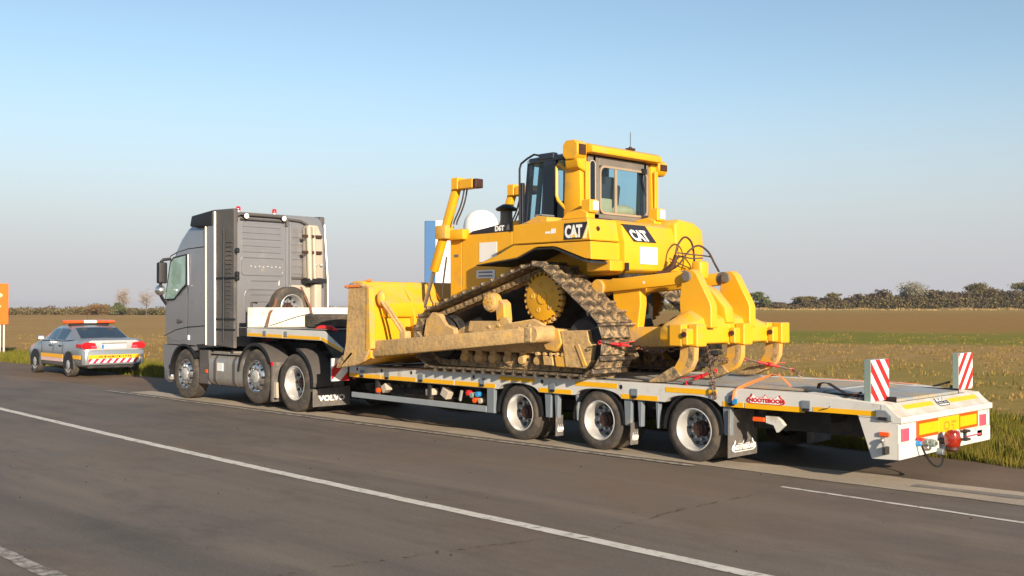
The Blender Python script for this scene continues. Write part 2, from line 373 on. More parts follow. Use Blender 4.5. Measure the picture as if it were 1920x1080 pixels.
def sheet(name, xs, ys, zf, m, kind='structure', smooth=True):
    X, Y = np.meshgrid(xs, ys, indexing='ij'); Zz = zf(X, Y)
    v = np.stack([X, Y, Zz], -1).reshape(-1, 3); nx, ny = X.shape
    i = np.arange(nx-1)[:, None]*ny + np.arange(ny-1)[None, :]
    f = np.stack([i, i+ny, i+ny+1, i+1], -1).reshape(-1, 4)
    me = bpy.data.meshes.new(name); me.from_pydata(v.tolist(), [], f.tolist())
    if smooth: me.polygons.foreach_set('use_smooth', [True]*len(me.polygons))
    me.materials.append(m)
    o = bpy.data.objects.new(name, me); COL.objects.link(o); o['kind'] = kind
    ORG[o.name] = Vector((0,0,0)); return o

def ground_mat():
    m = bpy.data.materials.new('dry_field_ground'); m.use_nodes = True
    nt = m.node_tree; N = nt.nodes; L = nt.links; b = N['Principled BSDF']; b.inputs['Roughness'].default_value = 0.95
    b.inputs['Specular IOR Level'].default_value = 0.1
    tc = N.new('ShaderNodeTexCoord')
    def noise(scale, det=6, sx=(1,1,1), rough=.6):
        mp = N.new('ShaderNodeMapping'); mp.inputs['Scale'].default_value = sx
        mp.inputs['Rotation'].default_value = (0, 0, -R(45))
        n = N.new('ShaderNodeTexNoise'); n.inputs['Scale'].default_value = scale; n.inputs['Detail'].default_value = det; n.inputs['Roughness'].default_value = rough
        L.new(tc.outputs['Object'], mp.inputs[0]); L.new(mp.outputs[0], n.inputs['Vector']); return n.outputs['Fac']
    def mix(f, a, c):
        x = N.new('ShaderNodeMix'); x.data_type = 'RGBA'
        for s, k in ((x.inputs[0], f), (x.inputs[6], a), (x.inputs[7], c)):
            if isinstance(k, (tuple, float, int)): s.default_value = (*k, 1) if isinstance(k, tuple) else k
            else: L.new(k, s)
        return x.outputs[2]
    def rng_(f, a, c, o0=0.0, o1=1.0):
        r = N.new('ShaderNodeMapRange'); r.interpolation_type = 'SMOOTHSTEP'
        L.new(f, r.inputs[0]); r.inputs[1].default_value = a; r.inputs[2].default_value = c; r.inputs[3].default_value = o0; r.inputs[4].default_value = o1
        return r.outputs[0]
    def math_(op, a, c):
        x = N.new('ShaderNodeMath'); x.operation = op
        for s, k in zip(x.inputs, (a, c)):
            if isinstance(k, (int, float)): s.default_value = k
            else: L.new(k, s)
        return x.outputs[0]
    def along(v, off):
        d = N.new('ShaderNodeVectorMath'); d.operation = 'DOT_PRODUCT'; d.inputs[1].default_value = (v[0], v[1], 0)
        L.new(tc.outputs['Object'], d.inputs[0]); return math_('SUBTRACT', d.outputs['Value'], off)
    c2 = np.array(CAM[:2])
    D = along(F0, float(F0 @ c2)); Lt = along(RT, float(RT @ c2))
    sep = N.new('ShaderNodeSeparateXYZ'); L.new(tc.outputs['Object'], sep.inputs[0])
    wob = math_('MULTIPLY', math_('SUBTRACT', noise(0.05, 4), 0.5), 40)
    Dw = math_('ADD', D, wob)
    fine = noise(1.4, 8, (1, 1, 1), .75); mid = noise(0.16, 6, (1, .35, 1)); big = noise(0.03, 4, (1, .25, 1))
    tan = mix(rng_(fine, .35, .65), (0.42, 0.27, 0.105), (0.29, 0.18, 0.062))
    brown = mix(rng_(fine, .35, .65), (0.265, 0.150, 0.040), (0.33, 0.195, 0.055))
    green = mix(rng_(fine, .35, .65), (0.145, 0.160, 0.016), (0.215, 0.195, 0.028))
    col = mix(rng_(big, .42, .62), tan, brown)
    # the left-hand field is an even tan, the right-hand one brown beyond a green strip
    right = rng_(Lt, 0, 12)
    far_brown = math_('MULTIPLY', rng_(Dw, 70, 95), right)
    col = mix(far_brown, col, brown)
    band = math_('MULTIPLY', math_('MULTIPLY', rng_(Dw, 48, 58), rng_(Dw, 92, 72)), right)
    col = mix(math_('MULTIPLY', band, rng_(mid, .3, .55, .65, 1.0)), col, green)
    farg = math_('MULTIPLY', rng_(Dw, 190, 240), right)
    col = mix(math_('MULTIPLY', farg, .6), col, (0.30, 0.235, 0.07))
    # patchy green in the near field and a green verge by the road
    near = math_('MULTIPLY', rng_(D, 50, 18), rng_(mid, .38, .58))
    col = mix(math_('MULTIPLY', near, .75), col, green)
    verge = rng_(math_('ADD', sep.outputs['Y'], math_('MULTIPLY', math_('SUBTRACT', mid, .5), 6)), 9.0, 4.0)
    col = mix(math_('MULTIPLY', verge, .85), col, (0.085, 0.085, 0.014))
    L.new(col, b.inputs['Base Color'])
    bp = N.new('ShaderNodeBump'); bp.inputs['Strength'].default_value = 0.9; bp.inputs['Distance'].default_value = 0.12
    L.new(math_('ADD', fine, mid), bp.inputs['Height']); L.new(bp.outputs[0], b.inputs['Normal'])
    return m
xs = np.unique(np.concatenate([np.linspace(-30, 16, 93), -30 - np.geomspace(1, 3000, 70), 16 + np.geomspace(1, 1500, 40)]))
ys = np.unique(np.concatenate([np.linspace(-14, 24, 96), 24 + np.geomspace(1, 3000, 80), -14 - np.geomspace(1, 1500, 30)]))
sheet('ground', xs, ys, terrain_z, ground_mat())

def asphalt_mat(name, a, c, stain, strip=None):
    m = bpy.data.materials.new(name); m.use_nodes = True
    nt = m.node_tree; N = nt.nodes; L = nt.links; b = N['Principled BSDF']
    b.inputs['Roughness'].default_value = 0.82; b.inputs['Specular IOR Level'].default_value = 0.25
    tc = N.new('ShaderNodeTexCoord')
    def noise(s, det, sc, rough=.65):
        mp = N.new('ShaderNodeMapping'); mp.inputs['Scale'].default_value = sc
        n = N.new('ShaderNodeTexNoise'); n.inputs['Scale'].default_value = s; n.inputs['Detail'].default_value = det; n.inputs['Roughness'].default_value = rough
        L.new(tc.outputs['Object'], mp.inputs[0]); L.new(mp.outputs[0], n.inputs['Vector']); return n.outputs['Fac']
    def rg(f, lo, hi, o0=0, o1=1):
        r = N.new('ShaderNodeMapRange'); L.new(f, r.inputs[0])
        for i, v in zip((1, 2, 3, 4), (lo, hi, o0, o1)): r.inputs[i].default_value = v
        return r.outputs[0]
    def mix(f, p, q):
        x = N.new('ShaderNodeMix'); x.data_type = 'RGBA'
        for s, k in ((x.inputs[0], f), (x.inputs[6], p), (x.inputs[7], q)):
            if isinstance(k, tuple): s.default_value = (*k, 1)
            elif isinstance(k, float): s.default_value = k
            else: L.new(k, s)
        return x.outputs[2]
    lane = noise(1.0, 6, (0.05, 1.1, 1), .7); big = noise(0.5, 6, (0.4, 1, 1)); grit = noise(42, 4, (1, 1, 1), .85); spot = noise(6, 8, (.6, 1, 1), .8)
    col = mix(rg(lane, .36, .64), a, c)
    col = mix(rg(big, .46, .68, 0, .85), col, stain)
    col = mix(rg(grit, .56, .70, 0, .5), col, tuple(min(1, k*1.9) for k in c))
    col = mix(rg(grit, .44, .32, 0, .6), col, tuple(k*.4 for k in a))
    col = mix(rg(spot, .64, .74, 0, .55), col, tuple(k*.45 for k in a))
    # wheel tracks, old patches and oil drips
    blot = noise(0.9, 9, (.55, 1, 1), .72); warm = noise(0.23, 5, (.5, 1, 1)); oil = noise(2.6, 4, (.5, 1, 1))
    col = mix(rg(blot, .50, .66, 0, .55), col, tuple(k*.62 for k in a))
    col = mix(rg(warm, .50, .66, 0, .55), col, (c[0]*1.12, c[1]*.95, c[2]*.80))
    col = mix(rg(oil, .70, .78, 0, .5), col, tuple(k*.45 for k in a))
    L.new(col, b.inputs['Base Color'])
    bp = N.new('ShaderNodeBump'); bp.inputs['Strength'].default_value = 0.6; bp.inputs['Distance'].default_value = 0.006
    L.new(grit, bp.inputs['Height']); L.new(bp.outputs[0], b.inputs['Normal'])
    return m
flat = lambda z: (lambda X, Y: np.full_like(X, z))
road_x = np.unique(np.concatenate([np.linspace(-40, 20, 61), np.linspace(-400, -40, 37), np.linspace(20, 200, 19)]))
sheet('road', road_x, np.linspace(-9.6, 0.2, 15), flat(0.0), asphalt_mat('old_asphalt', (0.122, 0.104, 0.090), (0.190, 0.158, 0.128), (0.105, 0.097, 0.088)))
def ragged(name, x0, x1, n, ylo, yhi, z, m, kind='structure'):
    xx = np.linspace(x0, x1, n); a = np.array([ylo(x) for x in xx]); c = np.array([yhi(x) for x in xx])
    v = [(x, p, z) for x, p in zip(xx, a)] + [(x, q, z) for x, q in zip(xx, c)]
    f = [(i, i+1, n+i+1, n+i) for i in range(n-1)]
    me = bpy.data.meshes.new(name); me.from_pydata(v, [], f); me.materials.append(m)
    o = bpy.data.objects.new(name, me); COL.objects.link(o); o['kind'] = kind; ORG[o.name] = Vector(); return o
wig = lambda x, s, a: a*(math.sin(x*2.3+s) + .6*math.sin(x*5.7+s*2) + .5*math.sin(x*13.1+s*3))
ragged('road_shoulder', -300, 120, 2600, lambda x: -0.3, lambda x: float(edge_y(x)) + wig(x, 2, .05), -0.006,
       asphalt_mat('brown_shoulder_asphalt', (0.135, 0.098, 0.068), (0.165, 0.122, 0.085), (0.12, 0.085, 0.058)))
conc = asphalt_mat('worn_concrete_edge', (0.37, 0.31, 0.235), (0.44, 0.38, 0.30), (0.31, 0.26, 0.20))
ragged('concrete_edge_strip', -14.8, 90, 900, lambda x: -0.11 + wig(x, 1, .008) - .0008*x, lambda x: .40 + .24*min(1, max(0, (x-.2)/1.4)) + wig(x, 4, .02), 0.006, conc)  # inner edge drawn in beside the trailer to darken its shaded ground
# tar joint along the middle of the strip
ragged('road_patch', 2.6, 60, 300, lambda x: 0.20 + wig(x, 5, .02), lambda x: 0.34 + wig(x, 6, .02) + .02*min(4, x-2.6), 0.010,
       asphalt_mat('grey_worn_patch', (0.20, 0.185, 0.165), (0.24, 0.22, 0.195), (0.18, 0.165, 0.15)))
paint_m = mat('worn_road_paint', (0.62, 0.59, 0.52), 0.7, var=0.12, vs=4, dirt=((0.16, 0.145, 0.125), 0.27, 9.0), bump=0.2, bs=60)
faded_m = mat('faded_road_paint', (0.40, 0.37, 0.32), 0.8, var=0.12, vs=4, dirt=((0.13, 0.115, 0.10), 0.50, 7.0), bump=0.2, bs=60)
cl = [(-400, 3), (-80, -2.3), (-30, -3.0), (-13.2, -3.42), (-7, -3.76), (-3.3, -3.91), (-.8, -3.985), (1, -4.02), (3.4, -4.09), (8, -4.2), (60, -5.2)]
cy = lambda x: float(np.interp(x, [p[0] for p in cl], [p[1] for p in cl]))
ragged('road_marking', -300, 60, 3200, lambda x: cy(x) - .07 + wig(x*3, 1, .003), lambda x: cy(x) + .07 + wig(x*3, 2, .003), 0.005, paint_m)
ragged('road_marking', 1.66, 60, 700, lambda x: -.775 - .06*(x-1.66) - .032 + wig(x*3, 3, .004), lambda x: -.775 - .06*(x-1.66) + .032 + wig(x*3, 4, .004), 0.005, paint_m)
ragged('road_marking', -15.5, 0.2, 900, lambda x: -.25 - .05*math.sin((x+16)/16*3.1) - .05 + wig(x*3, 5, .008), lambda x: -.25 - .05*math.sin((x+16)/16*3.1) + .045 + wig(x*3, 6, .008), 0.011, faded_m)
ragged('road_marking', -40, 30, 900, lambda x: -7.58 + wig(x*3, 7, .008), lambda x: -7.46 + wig(x*3, 8, .008), 0.005, faded_m)
# transverse cracks in the carriageway, open and filled with dirt
crack_m = mat('road_crack_fill', (0.050, 0.040, 0.030), 0.95, var=0.5, vs=30, dirt=((0.17, 0.14, 0.06), 0.45, 14))
def crack(pts, w, seed):
    r = random.Random(seed); P = []
    for (x0, y0), (x1, y1) in zip(pts, pts[1:]):
        n = max(2, int(math.hypot(x1-x0, y1-y0)/.035))
        for i in range(n):
            t = i/n; P.append((x0+(x1-x0)*t + r.gauss(0, .012), y0+(y1-y0)*t + r.gauss(0, .012)))
    b = MB()
    for (x0, y0), (x1, y1) in zip(P, P[1:]):
        if r.random() < .42: continue
        ww = w*r.uniform(.25, 1.2); dx, dy = x1-x0, y1-y0; l = math.hypot(dx, dy) or 1
        nx, ny = -dy/l*ww/2, dx/l*ww/2
        b.face([(x0-nx, y0-ny, .0085), (x1-nx, y1-ny, .0085), (x1+nx, y1+ny, .0085), (x0+nx, y0+ny, .0085)])
    o = obj('road_crack', b, crack_m, None, (0, 0, 0)); o['kind'] = 'structure'
crack([(1.05, -6.6), (1.35, -5.2), (1.60, -4.3), (1.82, -4.02), (1.72, -3.4), (1.66, -2.4), (1.72, -1.5), (1.62, -.72), (1.60, -.3)], .018, 3)
gb = MB()
for i in range(90):
    x = random.uniform(-8, 5); y = random.uniform(-7.6, 0.8); s = random.uniform(.004, .011)
    gb.ball((x, y, s*.5), s, (1, random.uniform(.6, 1), .6), 5)
o = obj('road_grit', gb, 'chassis', None, (0, 0, 0)); o['kind'] = 'stuff'; o['label'] = 'dark grit and crumbs lying on the carriageway'

# ---------------------------------------------------------------- grass
def blades(name, m, P, H, W, label, lean=.45):
    n = len(P); a = rng.uniform(0, 2*np.pi, n); l = rng.uniform(0, lean, n)*H; b = rng.uniform(0, 2*np.pi, n)
    dx = np.cos(a)*W/2; dy = np.sin(a)*W/2
    z = P[:, 2]
    v = np.empty((n, 3, 3))
    v[:, 0] = np.stack([P[:, 0]-dx, P[:, 1]-dy, z-.02], -1); v[:, 1] = np.stack([P[:, 0]+dx, P[:, 1]+dy, z-.02], -1)
    v[:, 2] = np.stack([P[:, 0]+np.cos(b)*l, P[:, 1]+np.sin(b)*l, z+H], -1)
    me = bpy.data.meshes.new(name); me.vertices.add(3*n); me.vertices.foreach_set('co', v.reshape(-1))
    me.loops.add(3*n); me.loops.foreach_set('vertex_index', np.arange(3*n, dtype=np.int32))
    me.polygons.add(n); me.polygons.foreach_set('loop_start', np.arange(0, 3*n, 3, dtype=np.int32)); me.polygons.foreach_set('loop_total', np.full(n, 3, np.int32))
    me.update(); me.validate(); me.materials.append(m)
    o = bpy.data.objects.new(name, me); COL.objects.link(o); o['kind'] = 'stuff'; o['label'] = label; return o
def leaf_mat(name, a, c, vs=.8, trans=.25):
    m = mat(name, a, .85, var=.35, vs=vs, dirt=(c, .5, vs*1.7), spec=.15)
    m.node_tree.nodes['Principled BSDF'].inputs['Subsurface Weight'].default_value = 0
    return m
g_green = leaf_mat('verge_grass_green', (0.085, 0.098, 0.011), (0.165, 0.138, 0.022), 1.2)
g_dry = leaf_mat('dry_grass_tan', (0.30, 0.19, 0.065), (0.19, 0.15, 0.035), .5)
g_pale = leaf_mat('pale_reed_grass', (0.38, 0.26, 0.12), (0.24, 0.17, 0.07), .1)
def scatter(n, x0, x1, off0, off1, k=1.0):
    x = rng.uniform(x0, x1, n); y = edge_y(x) + off0 + (off1-off0)*rng.random(n)**k
    return np.stack([x, y, terrain_z(x, y)], -1)
def clump(P, k, s):
    Q = np.repeat(P, k, 0); Q[:, :2] += rng.normal(0, s, (len(Q), 2)); Q[:, 2] = terrain_z(Q[:, 0], Q[:, 1]); return Q
P = scatter(150000, -8, 12, -.14, 6.0, 1.5); blades('verge_grass', g_green, P, rng.uniform(.05, .20, len(P))*(.6+.8*rng.random(len(P)))*(.7+.6*np.sin(P[:, 0]*2.1+P[:, 1]*1.3)**2), rng.uniform(.008, .018, len(P)), 'short green grass growing along the road edge behind the trailer')
P = clump(scatter(230, -4, 12, .1, 4.4, 1.2), 40, .12); blades('grass_tuft', g_dry, P, rng.uniform(.06, .26, len(P)), rng.uniform(.006, .014, len(P)), 'dry straw coloured grass tufts on the roadside verge', .7)
P = scatter(60000, -60, -6, -.1, 3.8, 1.2); blades('verge_grass', g_green, P, rng.uniform(.08, .26, len(P)), rng.uniform(.02, .05, len(P)), 'green roadside grass between the road and the tan field')
# tussocks out over the field, thinning with distance
n = 2000; dd = 12 + 60*rng.random(n)**1.2; ll = rng.uniform(-.62, .60, n)*dd
x = CAM[0] + dd*F0[0] + ll*RT[0]; y = CAM[1] + dd*F0[1] + ll*RT[1]; k = y > edge_y(x) + 1.2
P = clump(np.stack([x, y, 0*x], -1)[k], 14, .22)
blades('field_stubble', g_dry, P, rng.uniform(.02, .13, len(P)), rng.uniform(.02, .05, len(P)), 'dry stubble and tussocks scattered over the field', .8)

# ---------------------------------------------------------------- far vegetation
def at(d, l): return CAM[0] + d*F0[0] + l*RT[0], CAM[1] + d*F0[1] + l*RT[1]
def quads(C, S):
    n = len(C); a = rng.normal(size=(n, 3)); a /= np.linalg.norm(a, axis=1)[:, None]
    b = np.cross(a, rng.normal(size=(n, 3))); b /= np.linalg.norm(b, axis=1)[:, None]
    S = S[:, None]
    v = np.stack([C - a*S, C + b*S*.6, C + a*S, C - b*S*.6], 1).reshape(-1, 3)
    return v
def quad_mesh(name, v, m, extra=None):
    n = len(v)//4
    me = bpy.data.meshes.new(name); me.vertices.add(4*n); me.vertices.foreach_set('co', v.reshape(-1))
    me.loops.add(4*n); me.loops.foreach_set('vertex_index', np.arange(4*n, dtype=np.int32))
    me.polygons.add(n); me.polygons.foreach_set('loop_start', np.arange(0, 4*n, 4, dtype=np.int32)); me.polygons.foreach_set('loop_total', np.full(n, 4, np.int32))
    me.update(); me.validate(); me.materials.append(m); return me
L_dark = leaf_mat('hedge_brown_leaves', (0.105, 0.068, 0.045), (0.075, 0.065, 0.035), .12)
L_olive = leaf_mat('olive_leaves', (0.115, 0.105, 0.045), (0.16, 0.12, 0.055), .12)
L_green = leaf_mat('green_leaves', (0.085, 0.11, 0.042), (0.13, 0.13, 0.06), .12)
L_grey = leaf_mat('grey_green_leaves', (0.19, 0.18, 0.125), (0.24, 0.205, 0.145), .12)
L_bare = leaf_mat('bare_twigs_pinkish', (0.30, 0.24, 0.20), (0.36, 0.29, 0.22), .3)
L_rust = leaf_mat('rust_leaves', (0.20, 0.09, 0.04), (0.15, 0.12, 0.04), .3)
bark = mat('grey_brown_bark', (0.10, 0.08, 0.06), .9, var=.3)
def band(name, m, d, l0, l1, hfun, depth, n, size, label):
    l = rng.uniform(l0, l1, n); dd = d + rng.normal(0, depth, n); x, y = at(dd, l)
    h = hfun(l)*(.80 + .20*np.sin(l*.61)*np.sin(l*.23+2) + .11*np.sin(l*1.9+1) + .07*np.sin(l*4.7))
    z = terrain_z(x, y) + h*rng.random(n)**.8
    v = quads(np.stack([x, y, z], -1), rng.uniform(size*.6, size*1.4, n))
    me = quad_mesh(name, v, m); o = bpy.data.objects.new(name, me); COL.objects.link(o); o['kind'] = 'stuff'; o['label'] = label; return o
band('far_thicket', L_dark, 300, 62, 200, lambda l: 2.0 + 3.3*sstep(72, 112, l) + .6*sstep(110, 150, l), 3.0, 110000, .30, 'dark brown thicket along the far edge of the field on the right')
band('far_thicket', L_olive, 296, 70, 200, lambda l: 1.6 + 2.9*sstep(72, 112, l), 2.0, 24000, .28, 'olive bushes mixed through the brown thicket on the right')
band('far_thicket', L_green, 297, 66, 200, lambda l: (1.4 + 2.2*sstep(72, 112, l))*(.4 + .6*(np.sin(l*.43+.7) > .1)), 1.5, 16000, .26, 'dark green bushes standing out of the brown thicket on the right')
band('far_hedge', L_olive, 282, -175, 64, lambda l: 2.2 + .5*np.sin(l*.21) + 0*l, 2.5, 60000, .26, 'low olive hedge along the far edge of the tan field on the left')
band('far_hedge', L_dark, 285, -175, 64, lambda l: 2.1 + 0*l, 2.0, 22000, .26, 'low dark brushwood behind the olive hedge on the left')
l = rng.uniform(40, 190, 16000); d = 286 + rng.normal(0, 3.5, 16000); x, y = at(d, l)
P = np.stack([x, y, terrain_z(x, y)], -1)
blades('reed_strip', g_pale, P, rng.uniform(.25, .8, len(P))*(.7+.5*np.sin(l*.8)*np.sin(l*.33+1)), rng.uniform(.15, .35, len(P)), 'pale dry reeds in front of the brown thicket')

def tree(label, d, l, h, w, leaves, n, size, bare=False, low=.25, group=None, cat='tree', name='tree', seed=1):
    n = int(n*2.2); size = size*.60; h = h*(.9 if l > 0 else 1)
    r = random.Random(seed); x, y = at(d, l); x = float(x); y = float(y); z = float(terrain_z(x, y))
    t = thing(name, (x, y, z), label, cat, group)
    b = MB(); lean = r.uniform(-.06, .06)*h
    topp = (x + lean, y + lean, z + h*.8)
    b.tube([(x, y, z-.2), (x+lean*.3, y, z+h*.35), topp], [h*.022, h*.016, h*.004], 7)
    tips = []
    for i in range(11 if bare else 8):
        f = r.uniform(low, .85); a = r.uniform(0, 6.28); s = Vector((x + lean*f, y + lean*f, z + h*f*.85))
        e = s + Vector((math.cos(a)*w*r.uniform(.25, .5), math.sin(a)*w*r.uniform(.25, .5), h*r.uniform(.10, .22)))
        b.tube([s, (s+e)/2 + Vector((0, 0, -.03*h)), e], [h*.008, h*.006, h*.002], 5); tips.append(e)
        if bare:
            for _ in range(5):
                e2 = (s+e)/2 + Vector((r.gauss(0, w*.2), r.gauss(0, w*.2), h*r.uniform(.05, .2))); b.tube([(s+e)/2, e2], [h*.003, h*.001], 4); tips.append(e2)
    obj('trunk', b, bark, t)
    tips.append(Vector(topp) + Vector((0, 0, h*.12)))
    T = np.array([[*p] for p in tips]); k = rng.integers(0, len(T), n)
    sp = np.array([w*.13, w*.13, h*.075])
    C = T[k] + rng.normal(size=(n, 3))*sp
    cl_ = rng.normal(size=(len(T)*3, 3))*sp*1.2 + np.repeat(T, 3, 0)      # denser small clumps
    k2 = rng.integers(0, len(cl_), n//2); C = np.concatenate([C, cl_[k2] + rng.normal(size=(n//2, 3))*sp*.38])
    over = np.maximum(C[:, 2] - (z + h*.92), 0); C[:, 2] -= over*.45
    C[:, 2] = np.maximum(C[:, 2], z + .1*h)
    v = quads(C, rng.uniform(size*.6, size*1.4, len(C))) - np.array([x, y, z])
    o = bpy.data.objects.new('crown', quad_mesh('crown', v, leaves)); COL.objects.link(o); o.parent = t; ORG[o.name] = ORG[t.name]
    return t
gR = 'trees along the thicket on the right'
tree('bushy green tree at the left end of the thicket, just right of the yellow ripper', 292, 69.5, 5.6, 4.6, L_green, 900, .34, group=gR, seed=1)
tree('small olive tree rounding up at the low left end of the thicket', 300, 84, 4.3, 6.0, L_olive, 900, .36, low=.15, group=gR, seed=2)
tree('small yellow-green tree just peeping over the long even stretch of thicket', 300, 92.5, 5.4, 3.4, L_olive, 500, .32, group=gR, seed=3)
tree('tallest tree over the thicket, grey and half bare with an open crown', 300, 115, 9.3, 6.6, L_grey, 900, .33, bare=True, low=.4, group=gR, seed=4)
tree('low grey scrubby tree just right of the tallest half-bare tree', 302, 120.5, 6.3, 4.6, L_grey, 500, .33, bare=True, group=gR, seed=5)
tree('low brown tree between the tallest tree and the round olive tree', 303, 127, 5.8, 4.0, L_rust, 450, .33, group=gR, seed=15)
tree('round olive-green tree standing clear above the right part of the thicket', 300, 134, 8.6, 6.4, L_olive, 1500, .36, low=.35, group=gR, seed=6)
tree('small grey tree between the round olive tree and the tree at the right edge', 304, 141.5, 6.9, 3.6, L_grey, 500, .32, group=gR, seed=7)
tree('dark olive tree at the right edge of the picture above the thicket', 300, 147, 8.8, 6.5, L_olive, 1500, .36, low=.3, group=gR, seed=8)
gL = 'two bare trees beyond the tan field'
tree('bare pinkish tree standing alone over the hedge, left of the other bare tree', 265, -98.5, 7.1, 3.4, L_bare, 700, .17, bare=True, low=.3, group=gL, seed=9)
tree('bare greyish tree with spreading twigs, nearest to the truck cab', 265, -92.7, 7.0, 4.0, L_bare, 420, .15, bare=True, low=.3, group=gL, seed=10)
tree('rounded rust and olive bush standing up from the hedge behind the silver car', 264, -105.5, 2.6, 5.5, L_rust, 500, .3, cat='bush', name='bush', low=.1, seed=11)
tree('yellow-green bush at the foot of the left bare tree', 262, -98.6, 3.2, 2.6, L_green, 400, .3, cat='bush', name='bush', low=.1, seed=12)
# ---------------------------------------------------------------- roadside signs
t = thing('direction_sign', (-36.7, 4.6, 0), 'orange roadside sign on white posts at the left edge of the picture', 'road sign')
zt = float(terrain_z(-36.7, 4.6))
b = MB(); b.box(-36.72, -36.66, 3.55, 5.06, 1.2, 2.83); obj('sign_panel', b, 'orange_sign', t, bev=.008)
for yy in (4.78, 4.93, 3.85):
    b = MB(); b.cyl((-36.76, yy, zt-.2), (-36.76, yy, 2.7), .035, n=10); obj('post', b, 'post', t)
b = MB()
for yy, zz, w, h in ((4.70, 2.36, .26, .17), (4.58, 1.92, .40, .13), (4.52, 1.62, .26, .13), (4.2, 2.36, .3, .15), (4.05, 1.92, .4, .13)):
    b.prism([(yy + w/2*math.cos(q*.628), zz + h/2*math.sin(q*.628)) for q in range(10)], -36.657, -36.653, 'yz')
obj('printed_mark', b, 'pale_print', t)
sx, sy = at(35, -2.89); sx = float(sx); sy = float(sy)
t = thing('advertising_board', (sx, sy, 0), 'narrow white board with a blue left edge, standing behind the lift cylinder of the bulldozer', 'board')
A = Vector((RT[0], RT[1], 0)); Nn = Vector((-F0[0], -F0[1], 0)); B0 = Vector((sx, sy, 0))
b = MB(); b.obox(B0 + A*.57 + Vector((0, 0, 2.38)), A, Nn, (0, 0, 1), .50, .25, 4.78); obj('board_panel', b, 'white', t, bev=.03)
b = MB(); b.obox(B0 + A*.15 + Vector((0, 0, 2.36)), A, Nn, (0, 0, 1), .36, .30, 4.8); obj('edge_panel', b, 'blue_panel', t, bev=.02)

qx, qy = at(35.6, -1.06); qx = float(qx); qy = float(qy)
t = thing('storage_silo', (qx, qy, 0), 'white round-topped silo half hidden behind the bulldozer hood and air cleaner', 'silo')
b = MB(); b.lathe([(.001, 5.20), (.22, 5.17), (.42, 5.06), (.55, 4.88), (.60, 4.66), (.60, -.1), (.001, -.1)], (qx, qy, 0), 'z', 32); obj('silo_body', b, 'white', t)
b = MB()
for zz in (1.2, 2.4, 3.6): b.lathe([(.602, zz), (.62, zz+.03), (.602, zz+.06)], (qx, qy, 0), 'z', 32)
obj('silo_band', b, 'post', t)
